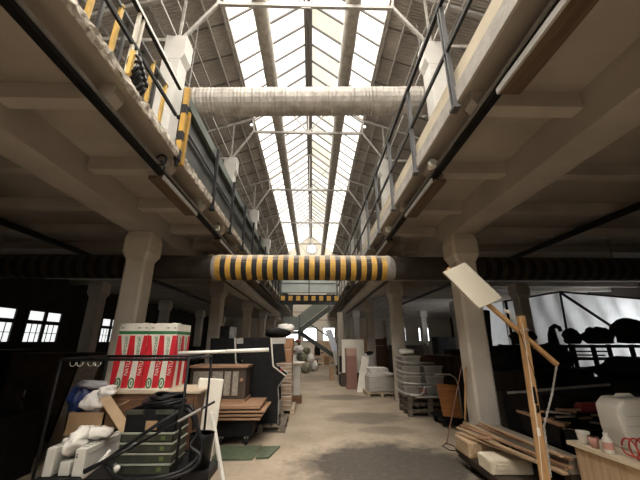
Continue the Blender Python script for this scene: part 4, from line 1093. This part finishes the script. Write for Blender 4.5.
# hand truck
t = thing('platform_truck', 'platform truck with an orange board back and bent tube handle', 'trolley', (2.95, 7.25, 0))
m = MB(); m.add([(2.68, 7.13, .22), (3.06, 7.13, .17), (3.04, 7.18, .78), (2.63, 7.18, .82), (2.68, 7.15, .22), (3.06, 7.15, .17), (3.04, 7.2, .78), (2.63, 7.2, .82)], [(0, 1, 2, 3), (7, 6, 5, 4), (0, 4, 5, 1), (1, 5, 6, 2), (2, 6, 7, 3), (3, 7, 4, 0)]); m.build('board_back', 'orange', t)
m = MB(); m.tube([(3.09, 7.16, .12), (3.09, 7.19, .8), (3.05, 7.2, .93), (2.95, 7.2, .99), (2.72, 7.21, 1.0), (2.62, 7.21, .98)], .015, 10); m.build('handle', 'chrome', t, smooth=True)
MB().box(2.66, 3.12, 7.14, 7.8, .13, .17).build('platform', 'black', t)
for x in (2.72, 3.06):
    for y in (7.22, 7.7): MB().tube([(x-.025, y, .066), (x+.025, y, .066)], .066, 14).build('wheel', 'black', t)
# sticks leaning on the first tent side column
t = thing('red_hoe', 'dark red handled hook tool leaning on the first tent side column', 'tool', (2.45, 5.9, 0))
MB().tube([(2.20, 5.85, .06), (2.468, 5.52, 1.27)], .010, 8).build('handle', 'terracotta', t)
m = MB(); m.tube([(2.205, 5.85, .09), (2.15, 5.9, .03), (2.2, 5.75, .012), (2.31, 5.7, .012), (2.31, 5.82, .05), (2.21, 5.85, .08)], .008, 6); m.build('hook', 'black', t)
m = MB(); m.tube([(2.38, 5.6, .012), (2.458, 5.36, 1.27)], .015, 10); tag(m.build('broom_stick', 'pine', smooth=True), 'bare wooden stick leaning on the first tent side column', 'stick')

# ------------------------------------------------------------------ tent side foreground
# pine gallows with pivoting arm
t = thing('pivot_stand', 'pine post with a pivoting arm, cream board and hanging chain', 'stand', (2.05, 3.2, 0))
m = MB(); m.bar((2.015, 3.2, 0), (2.095, 3.2, 1.90), .062, .062, up=(0, 1, 0)); m.build('post', 'pine', t, bevel=.005)
o = MB(); o.bar((1.44, 3.275, 2.40), (2.325, 3.15, 1.445), .035, .05, up=(0, 1, 0)); arm = o.build('arm', 'pine', t, bevel=.004)
m = MB(); m.add([(1.33, 3.12, 2.33), (1.61, 3.20, 2.45), (1.90, 3.13, 2.07), (1.61, 3.05, 1.96)], [(3, 2, 1, 0)]); bd = m.build('board', 'sign', arm); sd = bd.modifiers.new('s', 'SOLIDIFY'); sd.thickness = .018; sd.offset = -1
m = MB(); m.tube([(2.07, 3.08, 1.76), (2.07, 3.17, 1.76)], .012, 10); m.tube([(2.075, 3.14, 1.65), (2.075, 3.16, 1.65)], .008, 8); m.build('pivot_bolt', 'steel', t)
m = MB()
for k in range(9): m.box(2.05+R(-.015, .02), 2.06+R(.0, .03), 3.166, 3.169, 1.0+R(0, .25), 1.0+R(.02, .27))
m.build('black_scuffs', 'black', t)
m = MB(); m.tube([(1.89, 3.12, 1.95), (1.94, 3.12, 1.92), (1.97, 3.12, 1.86)], .010, 8); m.blob((1.925, 3.12, 1.935), (.022, .014, .016), 3, .4); m.build('cord_knot', 'cord', t, smooth=True)
m = MB(); m.box(1.68, 2.42, 3.13, 3.27, 0, .05); m.build('foot', 'pine', t)
def chain(name, pts, mat, parent, n, r=.0032, L=.03):
    m = MB(); segs = []
    tot = sum((Vector(pts[i+1])-Vector(pts[i])).length for i in range(len(pts)-1)); acc = 0
    for k in range(n):
        s = tot*(k+.5)/n; i = 0
        while i < len(pts)-2 and s > (Vector(pts[i+1])-Vector(pts[i])).length: s -= (Vector(pts[i+1])-Vector(pts[i])).length; i += 1
        a, b = Vector(pts[i]), Vector(pts[i+1]); d = (b-a).normalized(); c = a+d*s
        u = d.cross(Vector((0, 1, 0))).normalized(); v = d.cross(u)
        w = u if k % 2 else v
        m.tube([c + d*(L*.62*math.cos(q)) + w*(.0075*math.sin(q)) for q in [2*math.pi*j/10 for j in range(11)]], r, 5, caps=False)
    return m.build(name, mat, parent, smooth=True)
chain('chain', [(2.32, 3.15, 1.44), (2.22, 3.155, 1.19), (2.09, 3.16, .93), (2.065, 3.16, .55)], 'chain', t, 40)
m = MB(); m.tube([(2.035, 3.1, 1.82), (2.01, 3.1, 1.3), (1.99, 3.1, .9), (1.945, 3.1, .5), (1.93, 3.1, .06)], .0035, 6); m.build('pull_cord', 'cord', t)
m = MB(); m.tube([(1.995, 3.1, .93), (1.993, 3.1, .87)], .013, 10); m.build('cord_toggle', 'white_plastic', t)
m = MB(); m.tube([(2.0, 3.13, 1.82), (2.06, 3.1, 1.3), (2.1, 3.12, 1.0)], .003, 6); m.build('thin_string', 'black', t)
# trolley with planks, blocks
t = thing('low_trolley', 'low dark timber trolley under the planks beside the pine post', 'trolley', (2.35, 4.5, 0))
MB().box(2.08, 2.73, 3.5, 5.2, .15, .2).build('deck', 'dark_wood', t)
for x in (2.1, 2.64): MB().box(x, x+.08, 3.45, 5.18, .10, .15).build('side_rail', 'dark_wood', t)
for x in (2.17, 2.6):
    for y in (3.65, 4.98):
        MB().tube([(x-.02, y, .05), (x+.02, y, .05)], .05, 14).build('wheel', 'steel', t)
tag(MB().box(2.06, 2.50, 4.72, 5.14, .202, .385).build('timber_block', 'plank', bevel=.015), 'broad pale timber block on the end of the low trolley', 'block')
t = thing('cream_block', 'cream stone like block with a carved side on the low trolley', 'block', (2.28, 4.3, .2))
MB().box(2.06, 2.55, 4.18, 4.5, .202, .355).build('block', 'foam', t, bevel=.02)
MB().box(2.12, 2.28, 4.165, 4.18, .25, .32).build('carved_panel', 'foam', t, bevel=.006)
tag(MB().bar((2.66, 5.17, .43), (2.61, 3.56, .49), .15, .14).build('grey_timber', 'greywood', bevel=.008), 'heavy weathered grey timber beam lying above the low trolley', 'timber')
for (x, y, h, lab) in ((2.62, 5.0, .355, 'far dark trestle block under the grey timber beam'), (2.62, 3.6, .415, 'near dark trestle block under the grey timber beam')):
    tag(MB().box(x-.1, x+.1, y-.05, y+.05, .202, h).build('trestle_block', 'dark_wood'), lab, 'block', 'blocks under the timber beam')
pk = [((2.20, 5.3, .43), (2.33, 3.35, .50), .06, .02, 'plank'), ((2.27, 5.35, .45), (2.43, 3.40, .53), .05, .02, 'plank2'), ((2.14, 5.15, .40), (2.50, 3.6, .44), .10, .018, 'plank'), ((2.34, 5.4, .47), (2.46, 3.55, .48), .05, .025, 'plank'), ((2.40, 5.1, .51), (2.52, 3.50, .57), .045, .02, 'plank2'), ((2.44, 5.1, .545), (2.40, 3.45, .61), .04, .02, 'plank'), ((2.12, 4.6, .485), (2.28, 4.52, .49), .05, .02, 'plank2')]
lb = ['outermost bare plank of the pile on the low trolley', 'reddish plank second in the pile on the low trolley', 'widest flat plank at the bottom of the pile', 'pale batten in the middle of the plank pile', 'reddish batten on the column side of the plank pile', 'thin pale batten on top of the plank pile', 'short crosspiece lying over the plank pile']
for k, (p, q, w, h, mt) in enumerate(pk):
    tag(MB().bar(p, q, w, h).build('bare_plank', mt, bevel=.002), lb[k], 'plank', 'planks on the low trolley')
# workbench
t = thing('plywood_bench', 'plywood bench with a pale top in the near corner', 'bench', (3.0, 2.9, 0))
ry = .16
m = MB(); poly = [(2.50, 3.45), (2.44, 2.6), (2.62, 2.0), (4.2, 2.0), (4.2, 3.5)]
poly = [(2.50, 3.49), (2.615, 2.2), (4.0, 2.2), (4.0, 3.52)]
m.prism(poly, 'Z', .70, .735); m.build('top', 'ply_top', t, bevel=.003)
m = MB(); m.prism([(2.535, 3.44), (2.645, 2.26), (2.665, 2.26), (2.555, 3.44)], 'Z', 0, .70); m.build('side_panel', 'ply', t)
m = MB(); m.box(2.57, 3.95, 3.42, 3.44, 0, .70); m.build('back_panel', 'ply', t)
m = MB(); m.box(2.67, 3.95, 2.26, 2.28, 0, .70); m.build('front_panel', 'ply', t)
m = MB(); m.box(3.93, 3.95, 2.28, 3.42, 0, .70); m.build('end_panel', 'ply', t)
ZB = .736
t = thing('jerrycan', 'white plastic jerrycan at the back of the plywood bench', 'jerrycan', (2.97, 3.2, ZB))
m = MB(); m.prism([(2.79, ZB), (3.18, ZB), (3.18, ZB+.38), (3.14, ZB+.42), (2.84, ZB+.42), (2.76, ZB+.35), (2.765, ZB+.15)], 'Y', 3.1, 3.36); m.build('body', 'white_plastic', t, bevel=.03, seg=3)
m = MB(); m.tube([(2.87, 3.23, ZB+.41), (2.90, 3.23, ZB+.435), (3.02, 3.23, ZB+.435), (3.05, 3.23, ZB+.41)], .018, 10); m.build('handle', 'white_plastic', t, smooth=True)
m = MB(); m.tube([(3.09, 3.23, ZB+.40), (3.09, 3.23, ZB+.445)], .035, 16); m.build('cap', 'junk_black', t)
m = MB(); m.box(2.82, 3.04, 3.094, 3.102, ZB+.20, ZB+.204); m.box(2.82, 3.02, 3.094, 3.102, ZB+.28, ZB+.284); m.build('moulded_line', 'grey_board', t)
t = thing('hose_spiral', 'red spiral air hose on the plywood bench before the jerrycan', 'hose', (2.85, 2.9, ZB))
m = MB(); pts = []
for k in range(130):
    q = k*.42; s = k/129
    pts.append((2.64+.5*s+.008*math.cos(q), 2.97-.04*s+.062*math.cos(q), ZB+.076+.067*math.sin(q)))
m.tube(pts, .007, 6); m.build('spiral', 'red_hose', t, smooth=True)
m = MB(); m.tube([(2.64, 3.03, ZB+.06), (2.62, 2.98, ZB+.03), (2.66, 2.86, ZB+.015), (2.74, 2.80, ZB+.015)], .007, 6); m.build('tail', 'red_hose', t, smooth=True)
m = MB(); m.tube([(2.74, 2.80, ZB+.016), (2.80, 2.77, ZB+.016)], .012, 8); m.build('coupling', 'chrome', t)
t = thing('spray_bottle', 'white bottle with a pink stained label on the plywood bench', 'bottle', (2.56, 3.02, ZB))
m = MB(); m.lathe([(0, 0), (.035, 0), (.038, .01), (.038, .1), (.02, .125), (.016, .13), (0, .13)], (2.585, 3.10, ZB), 16); m.build('body', 'white_plastic', t, smooth=True)
m = MB(); m.lathe([(0.0385, .03), (.0392, .035), (.0392, .08), (.0385, .085)], (2.585, 3.10, ZB), 16); m.build('label_band', 'pinkcup', t)
m = MB(); m.lathe([(0, .128), (.02, .128), (.02, .155), (0, .155)], (2.585, 3.10, ZB), 12); m.build('cap', 'white_plastic', t)
tag(MB().lathe([(0, 0), (.03, 0), (.042, .09), (.038, .09), (.028, .01), (0, .01)], (2.58, 3.24, ZB), 16).build('pink_cup', 'pinkcup', smooth=True), 'pink plastic cup between the bottle and the white tub', 'cup')
tag(MB().lathe([(0, 0), (.045, 0), (.052, .08), (.056, .085), (.056, .1), (0, .1)], (2.60, 3.38, ZB), 18).build('white_pot', 'white_plastic', smooth=False), 'white lidded pot at the back corner of the plywood bench', 'pot')
m = MB(); m.box(2.60, 2.72, 2.62, 2.67, ZB, ZB+.03); m.blob((2.80, 2.70, ZB+.03), (.05, .035, .03), 6, .3); tag(m.build('glove', 'grey_board', smooth=True), 'pale crumpled glove near the edge of the plywood bench', 'glove')
t = thing('pliers', 'black and red pliers lying before the hose on the plywood bench', 'pliers', (2.78, 2.86, ZB))
m = MB(); m.bar((2.66, 2.93, ZB+.012), (2.72, 2.84, ZB+.012), .014, .018); m.bar((2.64, 2.90, ZB+.012), (2.72, 2.84, ZB+.012), .014, .018); m.build('handles', 'red_hose', t)
m = MB(); m.bar((2.72, 2.84, ZB+.012), (2.76, 2.79, ZB+.012), .022, .014); m.build('jaws', 'black', t)
# scrap crate behind the bench
t = thing('scrap_crate', 'dark open crate of wood scraps behind the plywood bench', 'crate', (3.2, 4.25, 0))
m = MB(); m.box(2.76, 3.9, 3.9, 3.93, 0, .72); m.box(2.76, 3.9, 4.6, 4.63, 0, .80); m.box(2.76, 2.79, 3.9, 4.63, 0, .76); m.box(3.87, 3.9, 3.9, 4.63, 0, .8); m.box(2.76, 3.9, 3.9, 4.63, .5, .54); m.build('box', 'junk_black', t)
m = MB(); m.box(2.74, 2.80, 3.88, 4.65, .76, .785); m.build('rim_batten', 'plank2', t)
rng = random.Random(12)
for k in range(14):
    x, y = rng.uniform(2.95, 3.6), rng.uniform(4.05, 4.45); a = rng.uniform(-1.2, 1.2); L = rng.uniform(.12, .28); z = .63+.0185*k
    ids = ['grey', 'brown', 'pale'][k % 3]
    ordn = ['deepest', 'second', 'third', 'fourth', 'fifth', 'sixth', 'seventh', 'eighth', 'ninth', 'tenth', 'eleventh', 'twelfth', 'next to topmost', 'topmost'][k]
    tag(MB().bar((x-L*math.cos(a)/2, y-L*math.sin(a)/2, z), (x+L*math.cos(a)/2, y+L*math.sin(a)/2, z+rng.uniform(-.02, .03)), rng.uniform(.03, .06), .018).build('wood_scrap', ['greywood', 'plank2', 'plank'][k % 3]), f'{ids} wood scrap in the dark crate, {ordn} from below', 'wood scrap', 'scraps in the dark crate')
m = MB(); m.tube([(3.30, 4.3, .872), (3.33, 4.3, .872), (3.85, 4.34, .875)], [.045, .06, .06], 16)
tag(m.build('maroon_roll', 'maroon', smooth=True), 'maroon cloth roll lying across the scrap crate', 'roll')
tag(MB().bar((2.72, 4.75, .98), (4.2, 4.75, 1.08), .03, .03).build('grey_rod', 'steel'), 'thin grey rod lying behind the maroon roll', 'rod')
tag(MB().box(2.95, 4.3, 4.7, 5.3, 0, .962).build('dark_chest', 'junk_black', bevel=.01), 'dark chest behind the scrap crate', 'chest')
# dark rack and black goods behind
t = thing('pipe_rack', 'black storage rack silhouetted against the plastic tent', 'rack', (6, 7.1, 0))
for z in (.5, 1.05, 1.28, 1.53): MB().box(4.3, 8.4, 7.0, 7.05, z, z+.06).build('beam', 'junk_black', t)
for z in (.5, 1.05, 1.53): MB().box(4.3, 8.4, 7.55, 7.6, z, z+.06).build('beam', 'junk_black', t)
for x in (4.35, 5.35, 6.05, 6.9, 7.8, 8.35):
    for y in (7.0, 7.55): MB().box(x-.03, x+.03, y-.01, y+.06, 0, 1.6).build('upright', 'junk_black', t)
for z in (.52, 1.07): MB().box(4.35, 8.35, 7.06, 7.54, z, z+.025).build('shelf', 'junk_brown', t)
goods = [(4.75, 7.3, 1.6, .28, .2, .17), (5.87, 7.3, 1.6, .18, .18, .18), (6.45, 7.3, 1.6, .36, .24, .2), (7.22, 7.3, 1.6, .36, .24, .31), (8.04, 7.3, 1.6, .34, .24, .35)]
gl = ['lumpy black bundle on the column end of the black rack', 'black round bundle beside the black curled pipe on the rack', 'wide black bundle on the rack beside the round one', 'tall black heap on the black rack under the tent roof', 'tallest black heap at the far end of the black rack']
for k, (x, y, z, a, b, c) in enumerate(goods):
    tag(MB().blob((x, y, z+c*.85), (a, b, c), 100+k, .35, flat=.8).build('black_bundle', 'junk_black', smooth=True), gl[k], 'bundle', 'black bundles on the rack')
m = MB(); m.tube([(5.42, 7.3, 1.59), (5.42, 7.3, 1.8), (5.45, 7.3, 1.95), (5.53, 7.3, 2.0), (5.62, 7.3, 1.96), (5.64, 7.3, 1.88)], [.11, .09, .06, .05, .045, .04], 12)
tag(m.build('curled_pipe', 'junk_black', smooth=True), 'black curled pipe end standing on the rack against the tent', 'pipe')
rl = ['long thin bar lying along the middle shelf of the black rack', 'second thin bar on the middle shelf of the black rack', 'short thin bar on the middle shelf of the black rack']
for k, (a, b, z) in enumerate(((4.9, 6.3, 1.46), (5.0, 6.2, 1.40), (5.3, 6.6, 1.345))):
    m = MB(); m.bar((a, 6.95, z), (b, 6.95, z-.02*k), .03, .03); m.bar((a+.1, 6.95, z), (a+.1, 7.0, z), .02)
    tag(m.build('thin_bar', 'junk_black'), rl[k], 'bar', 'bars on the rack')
lows = [(3.25, 3.95, 6.0, 6.6, 1.15, 'junk_brown', 'dull brown case behind the first tent side column'), (4.0, 4.9, 5.8, 6.5, 1.2, 'junk_black', 'black case beside the dull brown one'), (5.0, 6.6, 5.6, 6.4, 1.02, 'junk_black', 'long black chest in front of the black rack'), (6.7, 8.6, 5.78, 6.4, .95, 'junk_brown', 'long dull brown chest in front of the black rack'), (3.4, 4.4, 8.2, 9.0, 1.3, 'junk_brown', 'dull brown cabinet behind the platform truck'), (4.6, 5.8, 8.6, 9.3, 1.55, 'junk_black', 'tall black cabinet behind the black rack'), (3.3, 4.6, 10.6, 11.2, 1.25, 'wood_cab', 'brown cabinet behind the grey tubs'), (4.8, 6.2, 11.4, 12, 1.4, 'junk_brown', 'dull brown cabinet near the tent entrance'), (3.2, 4.3, 13.4, 14, 1.35, 'dark_wood', 'dark timber cabinet behind the timber post'), (4.0, 5.6, 16.5, 17.2, 1.5, 'junk_brown', 'dull brown cabinet deep in the tent aisle'), (2.9, 4.6, 20, 20.8, 1.4, 'wood_cab', 'brown cabinet beyond the boarded partition'), (6.5, 9.5, 17.0, 17.8, 1.9, 'junk_black', 'black tall cabinet deep in the tent aisle')]
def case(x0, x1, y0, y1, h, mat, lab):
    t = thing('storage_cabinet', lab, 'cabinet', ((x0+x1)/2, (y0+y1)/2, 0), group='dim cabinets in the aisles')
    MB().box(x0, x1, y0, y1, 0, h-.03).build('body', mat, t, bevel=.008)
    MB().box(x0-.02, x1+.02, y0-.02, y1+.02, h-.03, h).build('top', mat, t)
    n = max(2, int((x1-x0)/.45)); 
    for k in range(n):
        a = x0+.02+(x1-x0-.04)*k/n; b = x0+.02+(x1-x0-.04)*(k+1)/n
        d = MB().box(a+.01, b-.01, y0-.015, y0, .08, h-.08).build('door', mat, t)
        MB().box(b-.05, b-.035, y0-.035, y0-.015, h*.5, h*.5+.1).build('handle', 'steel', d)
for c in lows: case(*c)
# black junk heaped on the dark cases
jl = ['black heap on the dull brown case behind the column', 'dark heap on the black case beside it', 'flat black heap on the long black chest', 'black heap on the long dull brown chest']
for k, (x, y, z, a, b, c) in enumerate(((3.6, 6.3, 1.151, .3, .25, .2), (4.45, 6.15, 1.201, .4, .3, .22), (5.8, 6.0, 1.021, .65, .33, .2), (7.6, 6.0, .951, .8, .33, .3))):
    tag(MB().blob((x, y, z+c*.8), (a, b, c), 120+k, .45, flat=.78).build('black_heap', 'junk_black', smooth=True), jl[k], 'heap', 'black heaps in the tent aisle')
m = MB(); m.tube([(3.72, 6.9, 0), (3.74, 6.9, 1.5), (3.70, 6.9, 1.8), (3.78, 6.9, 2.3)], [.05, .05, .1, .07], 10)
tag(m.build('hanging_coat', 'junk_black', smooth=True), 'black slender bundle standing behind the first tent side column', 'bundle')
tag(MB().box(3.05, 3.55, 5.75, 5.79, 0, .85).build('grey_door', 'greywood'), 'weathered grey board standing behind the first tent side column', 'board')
# plastic tent
t = thing('plastic_tent', 'translucent plastic sheet tent lit from behind in the tent aisle', 'tent', (9.3, 12, 0))
YT = 11.45; apex = (9.05, YT, 3.42)
edge = []; m = MB(); NX = 46
def top(x):
    if x < 9.05: return 3.05+.37*max(0, (x-7.0)/2.05)
    return 3.42-.30*(x-9.05)/3.4
for j in range(9):
    for i in range(NX+1):
        x = 6.9+5.6*i/NX; zt = top(x); z = .05+(zt-.05)*j/8
        fold = .05*math.sin(x*9+z*2.2)+.04*math.sin((x-9.05)/(abs(3.6-z)+.35)*7)
        m.v.append((x, YT+fold, z))
for j in range(8):
    for i in range(NX):
        a = j*(NX+1)+i; m.f.append((a, a+1, a+NX+2, a+NX+1)); m.m.append(0)
m.build('front_sheet', 'tent', t, smooth=True)
m = MB(); m.add([(6.9, YT, 3.05), (9.05, YT, 3.42), (9.05, 15.6, 3.42), (6.9, 15.6, 3.05)], [(0, 1, 2, 3)]); m.add([(9.05, YT, 3.42), (12.5, YT, 3.12), (12.5, 15.6, 3.12), (9.05, 15.6, 3.42)], [(0, 1, 2, 3)]); m.add([(6.9, YT, .05), (6.9, 15.6, .05), (6.9, 15.6, 3.05), (6.9, YT, 3.05)], [(0, 1, 2, 3)])
m.build('roof_sheet', 'tent', t)
for p, q, w in (((9.05, YT-.12, 3.38), (10.6, YT-.12, 2.2), .07), ((9.05, YT-.12, 3.38), (8.85, YT-.12, 0), .05), ((6.95, YT-.12, 0), (6.98, YT-.12, 3.08), .06), ((6.9, YT-.12, 3.04), (9.05, YT-.12, 3.40), .06), ((9.05, YT-.12, 3.40), (12.4, YT-.12, 3.12), .06)):
    MB().bar(p, q, w).build('frame_pole', 'junk_black', t)

# ------------------------------------------------------------------ dim window aisle
lowL = [(-5.6, -4.2, 6.4, 7.0, 1.45, 'junk_brown', 'dull brown cabinet in the dark behind the trolley'), (-7.4, -5.9, 6.6, 7.4, 1.5, 'junk_black', 'black cabinet under the barred windows'), (-6.38, -5.2, 4.7, 5.3, 1.25, 'junk_black', 'black low cabinet at the dark picture edge'), (-4.6, -3.6, 8.6, 9.2, 1.3, 'dark_wood', 'dark timber cabinet behind the first window aisle column'), (-5.6, -4.0, 11.6, 12.2, 1.5, 'junk_black', 'black cabinet beyond the second window aisle column'), (-3.9, -3.4, 12.6, 14.6, 1.2, 'junk_brown', 'narrow dull brown cabinet along the window aisle'), (-8.6, -7.7, 9.0, 9.9, 1.35, 'junk_black', 'black cabinet right below the nearest barred window')]
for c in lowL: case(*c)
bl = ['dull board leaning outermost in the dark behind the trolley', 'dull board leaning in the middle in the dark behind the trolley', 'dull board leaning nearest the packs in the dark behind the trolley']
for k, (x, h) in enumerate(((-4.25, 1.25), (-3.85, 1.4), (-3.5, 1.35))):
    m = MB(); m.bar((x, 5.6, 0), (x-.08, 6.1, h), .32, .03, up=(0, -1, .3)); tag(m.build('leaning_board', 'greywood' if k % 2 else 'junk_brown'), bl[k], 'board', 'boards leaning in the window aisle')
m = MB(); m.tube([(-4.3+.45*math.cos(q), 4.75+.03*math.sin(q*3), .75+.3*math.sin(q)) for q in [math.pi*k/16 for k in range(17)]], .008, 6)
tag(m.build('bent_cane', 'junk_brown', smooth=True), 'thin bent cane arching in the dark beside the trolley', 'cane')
tag(MB().box(-5.0, -3.7, 4.5, 5.0, 0, .75).build('dark_crate', 'junk_black', bevel=.01), 'black crate in the dark beside the trolley', 'crate')
# overcast daylight from above
sl = bpy.data.lights.new('overcast_daylight', 'SUN'); sl.energy = 17.; sl.angle = math.radians(120); sl.color = (1., .97, .92)
so = bpy.data.objects.new('overcast_daylight', sl); COL.objects.link(so); so.location = (0, 8, 20)
# ------------------------------------------------------------------ camera, world, view
f_px, horizon_up, side = 315., 102., 8.
pitch = math.atan(horizon_up/f_px); yaw = math.atan(side/f_px*math.cos(pitch))
cam = bpy.data.cameras.new('camera'); co = bpy.data.objects.new('camera', cam); COL.objects.link(co)
cam.sensor_fit = 'HORIZONTAL'; cam.sensor_width = 36; cam.lens = f_px/640*36; cam.clip_start = .05; cam.clip_end = 200
co.location = (0, 0, 1.65); co.rotation_euler = (math.pi/2+pitch, 0, -yaw)
SC.camera = co
wd = bpy.data.worlds.new('World'); SC.world = wd; wd.use_nodes = True
wd.node_tree.nodes['Background'].inputs[0].default_value = (.8, .86, .95, 1); wd.node_tree.nodes['Background'].inputs[1].default_value = .12
SC.view_settings.view_transform = 'Standard'; SC.view_settings.look = 'None'; SC.view_settings.exposure = 0.; SC.view_settings.gamma = 1
SC.view_settings.use_curve_mapping = False
SC.cycles.max_bounces = 10; SC.cycles.diffuse_bounces = 3; SC.cycles.use_denoising = True; SC.cycles.caustics_reflective = False; SC.cycles.caustics_refractive = False
SC.cycles.sample_clamp_indirect = 6.
